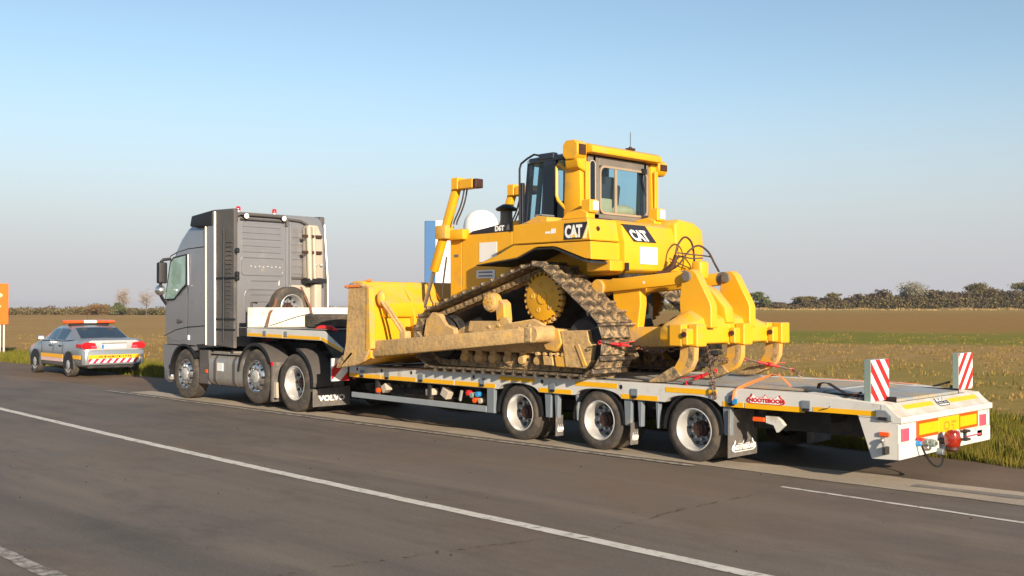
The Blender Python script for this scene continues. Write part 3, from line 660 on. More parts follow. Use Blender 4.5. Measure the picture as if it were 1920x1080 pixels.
# ================================================================ wheels
def tyre_mb(Ro, Ri, w, seg=48):
    h = w/2; g = .012; b = MB()
    prof = [(Ri, -h*.78), (Ri+.012, -h*.90), (Ri+(Ro-Ri)*.35, -h), (Ri+(Ro-Ri)*.62, -h*.99), (Ro-.035, -h*.90), (Ro-.008, -h*.80)]
    for k in range(-2, 3):
        c = k*h*.30; e = h*.11
        prof += [(Ro, c-e), (Ro, c+e)]
        if k < 2: prof += [(Ro-g, c+e+.004), (Ro-g, (k+1)*h*.30-e-.004)]
    prof += [(Ro-.008, h*.80), (Ro-.035, h*.90), (Ri+(Ro-Ri)*.62, h*.99), (Ri+(Ro-Ri)*.35, h), (Ri+.012, h*.90), (Ri, h*.78)]
    b.lathe(prof, n=seg)
    return b
def make_wheel(parent, loc, Ro, Ri, w, style, name='wheel'):
    """outer face towards -Y; the wheel mesh is the rim, with tyre, hub and nuts under it"""
    h = w/2; b = MB()
    if style == 'deep':
        y1 = -h*.80; d = -h + .80*w
        b.lathe([(Ri+.012, y1+.02), (Ri+.016, y1-.012), (Ri+.002, y1-.018), (Ri-.012, y1+.01), (Ri-.03, y1+.05), (Ri-.045, d-.02), (Ri-.05, h*.8)], n=40)
    else:
        b.lathe([(Ri+.012, -h*.75), (Ri+.016, -h*.82), (Ri, -h*.84), (Ri-.02, -h*.70), (Ri-.045, -h*.66), (Ri-.06, -h*.80), (Ri*.66, -h*.93), (Ri*.52, -h*.95), (Ri*.50, -h*.80), (.02, -h*.80)], n=40)
    wh = obj(name, b, 'rim' if style == 'deep' else 'chrome', parent, loc)
    ORG[wh.name] = Vector(loc)
    def sub(n, mb, m, **k):
        bmesh.ops.translate(mb.bm, vec=Vector(loc), verts=mb.bm.verts); return obj(n, mb, m, wh, None, **k)
    sub('tyre', tyre_mb(Ro, Ri, w), 'rubber')
    if style == 'deep':
        b = MB(); n = 10
        b.lathe([(Ri-.046, d-.02), (Ri-.06, d-.03), (Ri*.62, d), (Ri*.5, d+.005), (.02, d+.005)], n=40)
        sub('rim_disc', b, 'rim_disc')
        b = MB()
        for k in range(n):
            a = 2*math.pi*k/n; rr = Ri*.74
            b.cyl((rr*math.cos(a), d-.045, rr*math.sin(a)), (rr*math.cos(a), d+.02, rr*math.sin(a)), Ri*.085, n=10)
        sub('hand_hole', b, 'black')['kind'] = 'stuff'
        b = MB(); b.lathe([(Ri*.40, d+.01), (Ri*.39, d-.05), (Ri*.30, d-.07), (Ri*.28, d-.10), (.01, d-.105)], n=24); sub('hub', b, 'hub')
        b = MB()
        for k in range(n):
            a = 2*math.pi*(k+.5)/n; rr = Ri*.52
            b.cyl((rr*math.cos(a), d-.035, rr*math.sin(a)), (rr*math.cos(a), d+.02, rr*math.sin(a)), .017, n=6)
        sub('wheel_nut', b, 'steel')['kind'] = 'stuff'
    else:
        b = MB()
        for k in range(10):
            a = 2*math.pi*(k+.5)/10; rr = Ri*.80
            b.cyl((rr*math.cos(a), -h*.95, rr*math.sin(a)), (rr*math.cos(a), -h*.60, rr*math.sin(a)), Ri*.075, n=10)
        sub('hand_hole', b, 'black')['kind'] = 'stuff'
        b = MB(); b.lathe([(Ri*.42, -h*.8), (Ri*.40, -h*1.02), (Ri*.30, -h*1.10), (.01, -h*1.12)], n=24); sub('hub', b, 'rim')
        b = MB()
        for k in range(10):
            a = 2*math.pi*k/10; rr = Ri*.59
            b.cyl((rr*math.cos(a), -h*1.04, rr*math.sin(a)), (rr*math.cos(a), -h*.9, rr*math.sin(a)), .02, n=6)
        sub('wheel_nut', b, 'chrome')['kind'] = 'stuff'
    return wh

# ================================================================ the low-loader trailer
TW = 2.43
TR = thing('low_loader_trailer', (-2.2, TW/2, 0), 'light grey three-axle low-loader trailer with yellow reflective stripes, carrying the bulldozer', 'trailer')
AX = [-2.926, -1.48, 0.0]
def side_profile():
    p = [(-6.86, .885), (-3.0, .913), (1.40, .913), (2.44, .850), (2.56, .72), (2.56, .70), (2.13, .70)]
    low = [(2.10, .725)]
    for x in AX[::-1]:
        low += [(x+.40, .695)] + [(x+.385*math.cos(R(a)), .695+.105*math.sin(R(a))) for a in range(12, 180, 12)] + [(x-.40, .695)]
    low += [(-3.45, .695), (-6.86, .707)]
    return p + low
for s, (y0, y1) in enumerate(((0.0, .14), (TW-.14, TW))):
    b = MB(); b.prism(side_profile(), y0, y1); obj('side_beam', b, 'trailer', TR, bev=.006)
# reflective tape, segment by segment
def tape(x0, x1, z0, z1, dz=0.0):
    b = MB(); b.hexa([(x0,-.004,z0),(x1,-.004,z0+dz),(x1,.001,z0+dz),(x0,.001,z0),(x0,-.004,z1),(x1,-.004,z1+dz),(x1,.001,z1+dz),(x0,.001,z1)])
    return obj('reflective_stripe', b, 'reflect_yellow', TR, smooth=False)
for x0, x1 in ((-6.85, -6.02), (-5.98, -5.14), (-5.10, -4.26), (-4.22, -3.38)): tape(x0, x1, .712 - .002*(x0+6.85), .774 - .002*(x0+6.85), -.002)
for x0, x1 in ((-3.30, -2.60), (-1.86, -1.14), (-.38, .36)): tape(x0, x1, .822, .884)
for x0, x1 in ((-2.52, -1.92), (-1.08, -.50), (.44, .72), (.74, 1.50), (1.60, 2.38)): tape(x0, x1, .700 + (.02 if x0 > 1.5 else 0), .760 + (.012 if x0 > 1.5 else 0))
# lashing pockets, slots and hooks along the side
for x in (-6.50, -5.84, -5.01, -3.64, -2.26, -.86, .56, 1.52):
    b = MB(); b.box(x-.055, x+.055, -.018, .002, .735, .835); pk = obj('lashing_pocket', b, 'bluegrey', TR, bev=.006)
    b = MB(); b.box(x-.04, x+.04, -.022, -.0185, .715, .75); obj('pocket_hole', b, 'black', pk)
for x in (-6.64, -5.99, -5.25, -3.83, -2.46, -1.08):
    b = MB(); b.prism([(x+.024*math.cos(t*.628), .845+.030*math.sin(t*.628)) for t in range(10)], -.004, .001); obj('lashing_slot', b, 'black', TR)
# deck: frame, planks lying side by side, rear recessed plates
b = MB(); b.box(-6.84, 2.30, .145, TW-.145, .70, .84); b.box(-6.6, 1.9, .55, .75, .42, .70); b.box(-6.6, 1.9, TW-.75, TW-.55, .42, .70)
for x in np.arange(-6.4, 1.9, .8): b.box(x, x+.1, .2, TW-.2, .58, .69)
obj('chassis_frame', b, 'chassis', TR)
ys = [.40, .67, .945, 1.215, 1.49, 1.76, 2.03]
for i, (a, c) in enumerate(zip(ys, ys[1:])):
    for x0, x1 in ((-6.84, -3.62), (-3.605, -.42), (-.405, 1.50)):
        b = MB(); b.box(x0, x1, a+.006, c-.006, .862, (.903 if x0 < -.41 else .920) + .003*((i*7+int(x0*3)) % 3)); obj('deck_plank', b, 'deck', TR, bev=.004)
for y in (.385, TW-.40):
    b = MB(); b.box(-6.84, 2.36, y, y+.015, .78, .900); obj('gap_shade_wall', b, 'black', TR)  # black bar added so the deck gap reads as deep shade
for a, c in ((.142, .285), (TW-.285, TW-.142)):
    b = MB(); b.box(-6.84, 1.42, a, c, .845, .895); obj('deck_edge_plate', b, 'deck', TR, bev=.004)
# folding rear ramp section of the deck
for a, c in zip(ys, ys[1:]):
    b = MB(); b.hexa([(1.53,a+.006,.82),(2.36,a+.006,.80),(2.36,c-.006,.80),(1.53,c-.006,.82),(1.53,a+.006,.916),(2.36,a+.006,.876),(2.36,c-.006,.876),(1.53,c-.006,.916)]); obj('ramp_plate', b, 'deck', TR, bev=.004)
for x in (1.512, 2.37):
    b = MB(); b.cyl((x, .2, .87 if x < 2 else .83), (x, TW-.2, .87 if x < 2 else .83), .018, n=10); obj('hinge_bar', b, 'chassis', TR)
# tail: top plate, sloping rear panel, flange, body
b = MB(); b.hexa([(1.44,.002,.80),(2.44,.002,.78),(2.44,.27,.78),(1.44,.27,.80),(1.46,.0015,.914),(2.40,.0015,.853),(2.40,.27,.853),(1.46,.27,.912)]); obj('tail_plate', b, 'trailer_white', TR, bev=.004)
b = MB(); b.hexa([(1.44,TW-.27,.80),(2.44,TW-.27,.78),(2.44,TW-.002,.78),(1.44,TW-.002,.80),(1.46,TW-.27,.912),(2.40,TW-.27,.853),(2.40,TW-.0015,.853),(1.46,TW-.0015,.914)]); obj('tail_plate', b, 'trailer_white', TR, bev=.004)
b = MB(); b.prism([(2.372, .845), (2.425, .853), (2.56, .735), (2.60, .725), (2.60, .662), (2.52, .655), (2.372, .70)], -.004, TW+.004); obj('rear_panel', b, 'trailer_white', TR, bev=.006)
for y0, y1 in ((0.0, .02), (TW-.02, TW)):
    b = MB(); b.prism([(2.125, .698), (2.55, .698), (2.55, .655), (2.565, .655), (2.565, .285), (2.27, .275)], y0-.001, y1+.001); obj('tail_cheek', b, 'trailer_white', TR, bev=.004)
b = MB(); b.box(2.36, 2.545, .021, TW-.021, .300, .655); obj('rear_bumper', b, 'trailer_white', TR, bev=.01)
b = MB(); b.box(2.546, 2.572, -.002, .40, .286, .455); b.box(2.546, 2.572, 2.03, TW+.002, .286, .455); b.box(2.546, 2.566, .40, 2.03, .286, .40); obj('bumper_step', b, 'trailer_white', TR, bev=.005)
# slope direction of the sloping panel
sd = Vector((2.56-2.425, 0, .735-.853)).normalized(); sn = Vector((.118, 0, .135)).normalized()
def on_slope(u, y, off=.003): return Vector((2.425, y, .853)) + sd*u + sn*off
for y0, y1 in ((.30, 1.02), (1.46, 2.24)):
    b = MB(); b.hexa([on_slope(.045, y0, .0), on_slope(.105, y0, 0), on_slope(.105, y1, 0), on_slope(.045, y1, 0), on_slope(.045, y0), on_slope(.105, y0), on_slope(.105, y1), on_slope(.045, y1)])
    obj('reflective_stripe', b, 'reflect_yellow', TR, smooth=False)
def house_logo(o, right, up, w, h, parent, name, outer='red_print', inner='white_print', txt='red_print', words='NOOTEBOOM'):
    o = Vector(o); r = Vector(right); u = Vector(up); n = r.cross(u)
    shape = [(0, .28), (.03, .12), (.12, 0), (.88, 0), (.97, .12), (1, .28), (.97, .55), (.90, .70), (.86, 1), (.78, .68), (.56, .66), (.50, .98), (.44, .66), (.22, .68), (.14, 1), (.10, .70), (.03, .55)]
    def plate(k, off, th):
        b = MB(); cx, cz = .5, .42
        P = [((x-cx)*k + cx, (z-cz)*(k if k == 1 else k-.07) + cz) for x, z in shape]
        A = [b.bm.verts.new(o + r*x*w + u*z*h + n*off) for x, z in P]; B = [b.bm.verts.new(o + r*x*w + u*z*h + n*(off+th)) for x, z in P]
        b.bm.faces.new(B); m = len(A)
        for i in range(m): b.bm.faces.new([A[i], A[(i+1) % m], B[(i+1) % m], B[i]])
        return b
    a = obj(name, plate(1, 0, .004), outer, parent)
    obj('badge_field', plate(.90, .004, .002), inner, a)
    text('lettering', words, o + r*w*.075 + u*h*.20 + n*.0065, r, u, h*.50, txt, a, .001, .004, xscale=w*.86/(h*.50)/6.15)
    return a
house_logo((.76, -.001, .757), (1,0,0), (0,0,1), .50, .118, TR, 'maker_badge')
house_logo(on_slope(.135, 1.10, .001), (0,1,0), -sd, .30, .12, TR, 'maker_badge', 'dark_print', 'white_print', 'dark_print')
# lamps, plates and connectors on the rear face
XR = 2.546
def rbox(name, m, y0, y1, z0, z1, x1=.012, parent=TR, x0=0.0, bev=.003):
    b = MB(); b.box(XR+x0, XR+x1, y0, y1, z0, z1); return obj(name, b, m, parent, bev=bev)
for y0, y1 in ((.45, .985), (1.575, 2.10)):
    p = rbox('marker_plate', 'orange_lens', y0, y1, .468, .652); rbox('plate_field', 'reflect_yellow', y0+(.05 if y0 < 1 else .0), y1-(0 if y0 < 1 else .05), .502, .62, .015, p, .0125, .0)
p = rbox('marker_plate', 'reflect_yellow', 1.0, 1.56, .480, .645)
b = MB(); ring(b, rr(1.13, 1.29, .50, .595, .045), rr(1.155, 1.265, .52, .575, .03), XR+.0122, XR+.0135); b.box(XR+.0122, XR+.0135, 1.335, 1.46, .565, .595); b.box(XR+.0122, XR+.0135, 1.345, 1.41, .530, .552); b.box(XR+.0122, XR+.0135, 1.37, 1.41, .50, .518)
obj('printed_mark', b, 'ochre_print', p, smooth=False)
for y0, m in ((.085, 'pink_lens'), (2.17, 'pink_lens')):
    lb = rbox('tail_lamp', m, y0, y0+.16, .468, .60, .022); rbox('lamp_lens', 'white_lens', y0+.161, y0+.235, .468, .60, .02, lb)
rbox('sticker', 'white_print', 1.52, 2.18, .355, .425, .026, x0=.0205, bev=0)
rbox('sticker', 'pink_lens', 1.72, 2.15, .372, .392, .0285, x0=.0265, bev=0)
b = MB(); b.cyl((XR+.02, 1.02, .40), (XR+.10, 1.02, .40), .035, n=14); b.tube([(XR+.09, 1.02, .40), (XR+.14, 1.02, .37), (XR+.14, 1.02, .345)], .022); st = obj('beacon_bracket', b, 'chassis', TR)
b = MB(); b.lathe([(.002, .185), (.045, .178), (.075, .15), (.088, .10), (.086, .05), (.078, .01), (.07, 0), (.002, 0)], (XR+.15, 1.02, .345), 'z', 24); obj('amber_beacon', b, 'amber', TR)
b = MB(); b.lathe([(.072, .0), (.075, -.03), (.05, -.05), (.001, -.05)], (XR+.15, 1.02, .344), 'z', 20); obj('beacon_base', b, 'hub', TR)
for y, z, r_, m in ((.40, .425, .032, 'blue_paint'), (.45, .450, .034, 'red'), (.57, .43, .04, 'green_grey'), (.585, .365, .036, 'steel'), (.74, .40, .045, 'green_grey'), (.95, .285, .042, 'bluegrey')):
    b = MB(); b.cyl((XR+.015, y, z), (XR+.085, y, z), r_, r_*.85, 16); c = obj('air_coupling', b, m, TR, bev=.004)
    b = MB(); b.cyl((XR+.084, y, z), (XR+.10, y, z), r_*.45, n=12); obj('coupling_cap', b, 'steel', c)
b = MB(); b.tube(bez((XR+.08, .40, .41), (XR+.14, .50, .12), (XR+.16, .80, .10), (XR+.07, .95, .27), 18), .011, 7); obj('cable', b, 'black', TR)
b = MB(); b.box(XR+.02, XR+.075, 1.30, 1.42, .37, .46); hk = obj('towing_bracket', b, 'pink_lens', TR, bev=.006)
b = MB(); b.tube([(XR+.07, 1.44, .38), (XR+.13, 1.44, .38), (XR+.13, 1.54, .38), (XR+.07, 1.54, .38)], .016); b.tube([(XR+.07, 1.44, .47), (XR+.13, 1.44, .47), (XR+.13, 1.54, .47), (XR+.07, 1.54, .47)], .016); b.cyl((XR+.1, 1.49, .36), (XR+.1, 1.49, .49), .02); obj('towing_eye', b, 'chassis', TR)
b = MB(); b.box(2.36, 2.47, -.028, .0, .52, .565); obj('side_marker_lamp', b, 'orange_lens', TR, bev=.006)
b = MB(); b.prism([(2.33, .79), (2.43, .79), (2.50, .73), (2.50, .68), (2.33, .69)], -.03, -.001); rb = obj('ramp_lock', b, 'bluegrey', TR, bev=.004)
b = MB(); b.box(2.36, 2.46, -.045, -.02, .69, .72); obj('lock_handle', b, 'black', rb, bev=.004)
b = MB(); b.tube([(2.40, -.03, .475), (2.43, -.06, .43), (2.445, -.075, .36)], .016); b.ball((2.40, -.035, .478), .028); lv = obj('lever', b, 'steel', TR)
b = MB(); b.box(2.425, 2.465, -.09, -.0, .34, .42); obj('lever_block', b, 'chassis', lv, bev=.004)
# red and white marker boards standing on the tail
STR_A = stripe_mat('red_white_stripes_down', (0, .72, .70), .155, (.62, .02, .025), (.82, .81, .78), .15, .5)
STR_B = stripe_mat('red_white_stripes_up', (0, -.72, .70), .155, (.62, .02, .025), (.82, .81, .78), .55, .5)
for y0, z0, sm in ((.04, .86, STR_A), (TW-.10, .86, STR_B)):
    b = MB(); b.box(2.17, 2.245, y0, y0+.42, z0, z0+.445); mb_ = obj('marker_board', b, 'green_grey', TR, bev=.004)
    b = MB(); b.box(2.2455, 2.25, y0+.004, y0+.416, z0+.004, z0+.441); obj('striped_face', b, sm, mb_, smooth=False)
    b = MB(); b.box(2.13, 2.20, y0+.01, y0+.09, z0-.16, z0+.05); b.tube([(2.12, y0+.05, z0+.09), (1.9, y0+.05, z0+.02)], .014); obj('board_bracket', b, 'chassis', mb_, bev=.004)
# small striped board and lamps at the front of the well
b = MB(); b.box(-6.97, -6.94, -.30, .06, .64, 1.02); m0 = obj('marker_board', b, 'galv', TR, bev=.004)
b = MB(); b.box(-6.9395, -6.935, -.296, .056, .644, 1.016); obj('striped_face', b, stripe_mat('red_white_stripes_front', (0, -.70, .72), .26, (.62, .02, .025), (.82, .81, .78), .1, .5), m0, smooth=False)
for z in (.70, .80):
    b = MB(); b.cyl((-6.935, .16, z), (-6.90, .16, z), .045, n=16); obj('tail_lamp', b, 'red_lens', TR, bev=.004)
# gooseneck: swan neck, platform, headboard
b = MB()
b.prism([(-10.42, 1.315), (-7.66, 1.285), (-7.02, .70), (-6.86, .70), (-6.86, .90), (-6.95, 1.12), (-7.50, 1.46), (-10.42, 1.475)], .02, TW-.02)
obj('gooseneck', b, 'chassis', TR, bev=.01)
for y0, y1 in ((-.002, .02), (TW-.02, TW+.002)):
    b = MB(); b.prism([(-10.08, 1.317), (-7.66, 1.287), (-7.06, 1.10), (-7.02, 1.16), (-7.58, 1.455), (-10.08, 1.475)], y0, y1); obj('neck_side_plate', b, 'trailer', TR, bev=.004)
for x0, x1 in ((-10.06, -8.87), (-8.84, -7.70)):
    za = 1.328 - .0124*(x0+10.06); zb = 1.328 - .0124*(x1+10.06)
    b = MB(); b.hexa([(x0,-.006,za),(x1,-.006,zb),(x1,-.001,zb),(x0,-.001,za),(x0,-.006,za+.055),(x1,-.006,zb+.055),(x1,-.001,zb+.055),(x0,-.001,za+.055)]); obj('reflective_stripe', b, 'reflect_yellow', TR, smooth=False)
b = MB(); b.hexa([(-7.66,-.006,1.30),(-7.08,-.006,1.112),(-7.08,-.001,1.112),(-7.66,-.001,1.30),(-7.66,-.006,1.355),(-7.08,-.006,1.165),(-7.08,-.001,1.165),(-7.66,-.001,1.355)]); obj('reflective_stripe', b, 'reflect_yellow', TR, smooth=False)
b = MB(); b.box(-10.40, -7.52, .025, TW-.025, 1.476, 1.484); obj('neck_deck', b, 'deck', TR)
b = MB(); b.box(-10.08, -10.03, .0, TW, 1.485, 1.86); hb = obj('headboard', b, 'trailer_white', TR, bev=.006)
for y in (.03, .80, 1.6, 2.36):
    b = MB(); b.box(-10.029, -10.0, y, y+.05, 1.486, 1.85); obj('headboard_rib', b, 'trailer_white', hb, bev=.004)
for x in (-9.45, -8.75):
    b = MB(); b.box(x-.05, x+.05, -.02, -.002, 1.335, 1.43); obj('lashing_pocket', b, 'bluegrey', TR, bev=.006)
# side underrun rail with its posts, and the gear hung under the beam
b = MB(); b.hexa([(-6.80,-.0,.375),(-3.56,-.0,.348),(-3.56,.035,.348),(-6.80,.035,.375),(-6.80,-.0,.462),(-3.56,-.0,.438),(-3.56,.035,.438),(-6.80,.035,.462)]); ur = obj('underrun_rail', b, 'galv', TR, bev=.006)
for x in (-6.2, -4.9):
    b = MB(); b.box(x, x+.06, .036, .10, .38, .70); obj('rail_post', b, 'chassis', ur)
b = MB(); b.box(-3.55, -3.40, -.002, .06, .345, .692); obj('rail_end_plate', b, 'bluegrey', TR, bev=.006)
for x, w, h, tilt in ((-6.02, .12, .12, .5), (-4.55, .15, .13, -.5), (-4.90, .16, .10, .1)):
    b = MB(); b.obox((x, .12, .56), (math.cos(tilt), 0, math.sin(tilt)), (0, 1, 0), (-math.sin(tilt), 0, math.cos(tilt)), w, .12, h); obj('valve_box', b, 'snorkel', TR, bev=.006)
for x, z, m in ((-6.15, .52, 'orange_lens'), (-4.0, .60, 'red'), (-3.86, .50, 'orange_lens'), (-3.74, .50, 'snorkel'), (-3.92, .57, 'green_grey'), (-3.80, .59, 'blue_paint')):
    b = MB(); b.cyl((x, .03, z), (x, .12, z), .04, n=12); obj('air_coupling', b, m, TR, bev=.005)
b = MB(); b.obox((-4.16, .05, .55), (.25, 0, 1), (0, 1, 0), (-1, 0, .25), .16, .03, .04); obj('release_handle', b, 'rim', TR, bev=.005)
b = MB()
for k in range(5): b.tube(bez((-6.5+k*.55, .3, .62), (-6.3+k*.55, .25, .42), (-6.0+k*.55, .28, .44), (-5.8+k*.55, .3, .62), 8), .014, 6)
obj('air_hose', b, 'black', TR)
b = MB(); b.cyl((-5.9, .5, .5), (-5.3, .5, .5), .13, n=20); b.cyl((-5.2, .5, .5), (-4.7, .5, .5), .13, n=20); obj('air_tank', b, 'black', TR, bev=.01)
# axles, wheels and mudguards
W0 = make_wheel(TR, (AX[0], .155, .388), .388, .245, .25, 'deep')
for x in AX[1:]: inst(W0, TR, (x, .155, .388), (0, R(37*x), 0))
for x in AX: inst(W0, TR, (x, TW-.155, .388), (0, 0, math.pi))
for x in AX:
    inst(W0, TR, (x, .44, .388), (0, 0, math.pi))
    b = MB(); b.cyl((x, .3, .388), (x, TW-.3, .388), .065); obj('axle', b, 'chassis', TR)
    for y0 in (.02, TW-.32):
        b = MB(); o_ = [(x+.435*math.cos(R(a)), .385+.435*math.sin(R(a))) for a in range(-2, 183, 8)]; i_ = [(x+.415*math.cos(R(a)), .385+.415*math.sin(R(a))) for a in range(182, -3, -8)]
        b.prism([p for p in o_ + i_ if True], y0, y0+.30); obj('mudguard', b, 'black', TR)
for i, x in enumerate((-2.44, -2.26, -1.88, -1.06, -.84, -.56, .42)):
    w = (.12, .07, .05)[i % 3] if i < 6 else .11
    b = MB(); b.prism([(x, .694), (x+w, .694), (x+w-.01, .36), (x+.02, .36)], .03, .10); obj('mudguard_stay', b, 'bluegrey', TR, bev=.005)
def flap(x, y0, y1, z0, z1, m='rubber_flap'):
    b = MB(); b.hexa([(x-.02,y0,z0),(x-.005,y0,z0),(x-.005,y1,z0),(x-.02,y1,z0),(x-.012,y0,z1),(x,y0,z1),(x,y1,z1),(x-.012,y1,z1)]); return obj('mud_flap', b, m, TR, bev=.003)
for x in (-2.20, -.92):
    f = flap(x, .0, .15, .12, .40); house_logo((x+.002, .02, .18), (0,1,0), (0,0,1), .12, .10, f, 'flap_badge', 'white_print', 'rubber_flap', 'white_print')
f = flap(.52, .0, .62, .10, .66); house_logo((.526, .05, .16), (0,1,0), (0,0,1), .52, .14, f, 'flap_badge', 'white_print', 'rubber_flap', 'white_print')
flap(.52, TW-.62, TW, .10, .66)
b = MB(); b.box(.80, .95, .06, .14, .55, .60); sl_ = obj('side_marker_lamp', b, 'orange_lens', TR, bev=.006)
b = MB(); b.prism([(.96, .62), (1.12, .62), (1.20, .53), (1.10, .44), (1.06, .52), (.96, .54)], .08, .14); obj('lamp_bracket', b, 'trailer', TR, bev=.004)
# ================================================================ loose things lying on the trailer
def spare(name, label, loc, mtx):
    t = thing(name, loc, label, 'wheel', 'spare wheels on the gooseneck')
    w = make_wheel(t, loc, .41, .245, .25, 'deep', 'rim')
    w.matrix_local = mtx
    return t
spare('spare_wheel', 'spare wheel standing upright behind the white headboard against the truck cab', (-10.26, 1.04, 1.86), Matrix.Rotation(math.pi/2, 4, 'Z'))
spare('spare_wheel', 'spare wheel lying flat on the gooseneck, tread showing beside the blade', (-8.42, .66, 1.615), Matrix.Rotation(-math.pi/2, 4, 'X'))
def ribbon(name, pts, w, m, label, cat, group=None, side=(0, 1, 0), th=.005):
    pts = [Vector(p) for p in pts]; b = MB(); secs = []; s0 = Vector(side)
    for i, p in enumerate(pts):
        d = (pts[min(i+1, len(pts)-1)] - pts[max(i-1, 0)]).normalized(); s = (s0 - d*s0.dot(d)).normalized(); n = d.cross(s)
        secs.append([p - s*w/2 - n*th/2, p + s*w/2 - n*th/2, p + s*w/2 + n*th/2, p - s*w/2 + n*th/2])
    b.loft(secs); return top(name, b, m, tuple(pts[0]), label, cat, group)
def chain_links(b, pts, L=.085, W=.055, r=.0095):
    pts = [Vector(p) for p in pts]; k = 0; pitch = L - 2.4*r
    for p, q in zip(pts, pts[1:]):
        d = q - p; n = max(1, int(d.length/pitch)); x = d.normalized(); up = Vector((0, 0, 1)) if abs(x.z) < .9 else Vector((1, 0, 0))
        y = up.cross(x).normalized(); z = x.cross(y)
        for i in range(n):
            c = p + d*((i+.5)/n); a, e = (y, z) if k % 2 else (z, -y); k += 1
            b.torus(Matrix(((x.x, a.x, e.x, c.x), (x.y, a.y, e.y, c.y), (x.z, a.z, e.z, c.z), (0, 0, 0, 1))), L, W, r)
    return b
def sag(p, q, s, n=6):
    p = Vector(p); q = Vector(q); return [p + (q-p)*i/n - Vector((0, 0, s*4*(i/n)*(1-i/n))) for i in range(n+1)]
def binder(loc, p, q, label):
    """ratchet load binder: barrel, two end screws with hooks and a handle"""
    p = Vector(p); q = Vector(q); d = (q-p); t = thing('chain_binder', loc, label, 'chain binder', 'red binders on the load')
    b = MB(); b.cyl(p + d*.28, p + d*.72, .018, n=12); obj('barrel', b, 'chain_red', t)
    b = MB(); b.cyl(p + d*.08, p + d*.29, .014, n=8); b.cyl(p + d*.71, p + d*.92, .014, n=8); obj('screw', b, 'chain', t)
    for e, s in ((p, 1), (q, -1)):
        b = MB(); b.tube([e + d*.09*s, e + d*.03*s + Vector((0, 0, .02)), e + Vector((0, 0, .0)), e + d*.02*s - Vector((0, 0, .03)), e + d*.06*s - Vector((0, 0, .02))], .010, 7); obj('hook', b, 'chain_red', t)
    m_ = p + d*.5; up = Vector((0, 0, 1)); h = (d.normalized()*.8 + up*.25).normalized()
    b = MB(); b.beam(m_ + Vector((0, 0, .015)), m_ + h*.24, .020, .010); b.lathe([(.02, -.02), (.03, -.02), (.03, .02), (.02, .02)], m_, 'y', 14, True); obj('handle', b, 'chain_red', t)
    return t
A1 = (-.28, .70, 1.40); A2 = (-.06, .45, 1.225)
b = chain_links(MB(), [A1, A2, (.157, .20, 1.064)]); chain_links(b, [(.157, .20, 1.064), (.27, .04, .93), (.335, -.022, .915), (.342, -.022, .79)])
top('lashing_chain', b, 'chain', A1, 'steel chain hanging from the ripper beam down over the near trailer side', 'chain', 'lashing chains')
binder((.22, .2, .92), (.226, .20, 1.112), (-.10, .03, .945), 'red ratchet binder slanting down to the near deck edge behind the front ripper tooth')
B1 = (-.06, .46, 1.24)
b = chain_links(MB(), sag(B1, (-.38, 1.72, 1.175), .03)); chain_links(b, [(.05, 2.28, 1.01), (.14, 2.38, .93)])
top('lashing_chain', b, 'chain', B1, 'steel chain running under the ripper beam across to the far deck edge', 'chain', 'lashing chains')
binder((-.2, 2.15, .91), (-.38, 1.72, 1.175), (.05, 2.30, 1.01), 'red ratchet binder reaching over the deck towards the far trailer edge')
b = chain_links(MB(), sag((-1.04, .36, 1.34), (-.80, .50, 1.31), .02)); chain_links(b, sag((-.80, .50, 1.31), (-.55, .9, 1.36), .01))
top('lashing_chain', b, 'chain', (-1.28, .56, 1.46), 'short chain looped round the lower ripper arm next to the near track', 'chain', 'lashing chains')
binder((-1.2, .1, .95), (-1.30, -.19, 1.42), (-1.04, .36, 1.34), 'short red binder lying against the rear shoes of the near track')
ribbon('ratchet_strap', [(.60, -.028, .78), (.61, -.02, .88), (.63, .02, .915), (.66, .25, .97), (.70, .62, 1.045), (.74, .74, 1.05), (.86, .72, .97), (.93, .70, .912)], .05, 'orange_strap', 'orange webbing strap bent up over the deck beside the red maker badge', 'strap', 'straps on the rear deck')
b = MB(); b.box(.60, .66, -.045, -.024, .74, .80); top('strap_hook', b, 'blue_paint', (.63, -.03, .74), 'small blue hook on the trailer side below the orange strap', 'hook')
ribbon('ratchet_strap', [(1.30, .66, .915), (1.36, .60, .99), (1.50, .52, 1.0), (1.68, .38, .955), (1.84, .24, .925), (1.98, .12, .93), (2.08, .04, .94)], .06, 'brown_strap', 'dark brown strap lying slack on the deck in front of the near striped board', 'strap', 'straps on the rear deck')
b = chain_links(MB(), sag((2.10, .10, .905), (1.72, -.022, .755), .02), .05, .032, .006)
top('lashing_chain', b, 'chain', (2.1, .1, .905), 'thin chain slanting down from the near striped board to the trailer side', 'chain', 'lashing chains')
ribbon('ratchet_strap', [(.40, 2.10, .915), (.75, 2.16, .925), (1.2, 2.2, .92), (1.75, 2.26, .915)], .05, 'orange_strap', 'flat orange strap stretched along the far side of the rear deck', 'strap', 'straps on the rear deck', side=(0, 1, 0))
ribbon('ratchet_strap', [(-10.24, 1.30, 2.27), (-10.10, 1.33, 2.02), (-10.0, 1.36, 1.86), (-9.95, 1.4, 1.5)], .05, 'brown_strap', 'brown strap holding down the upright spare wheel behind the headboard', 'strap')
ribbon('ratchet_strap', [(-10.24, .78, 2.16), (-10.08, .60, 1.90), (-10.0, .44, 1.75), (-9.8, .25, 1.50)], .05, 'brown_strap', 'brown strap running down the headboard to the near neck edge', 'strap')
ribbon('ratchet_strap', [(-9.95, .05, 1.50), (-9.6, .2, 1.52), (-9.1, .42, 1.68), (-8.8, .6, 1.76)], .05, 'galv', 'grey ribbon standing for a slanting shadow, over the neck deck to the flat spare wheel', 'strap')  # grey ribbon shaped like the shadow slanting across the headboard
b = MB()
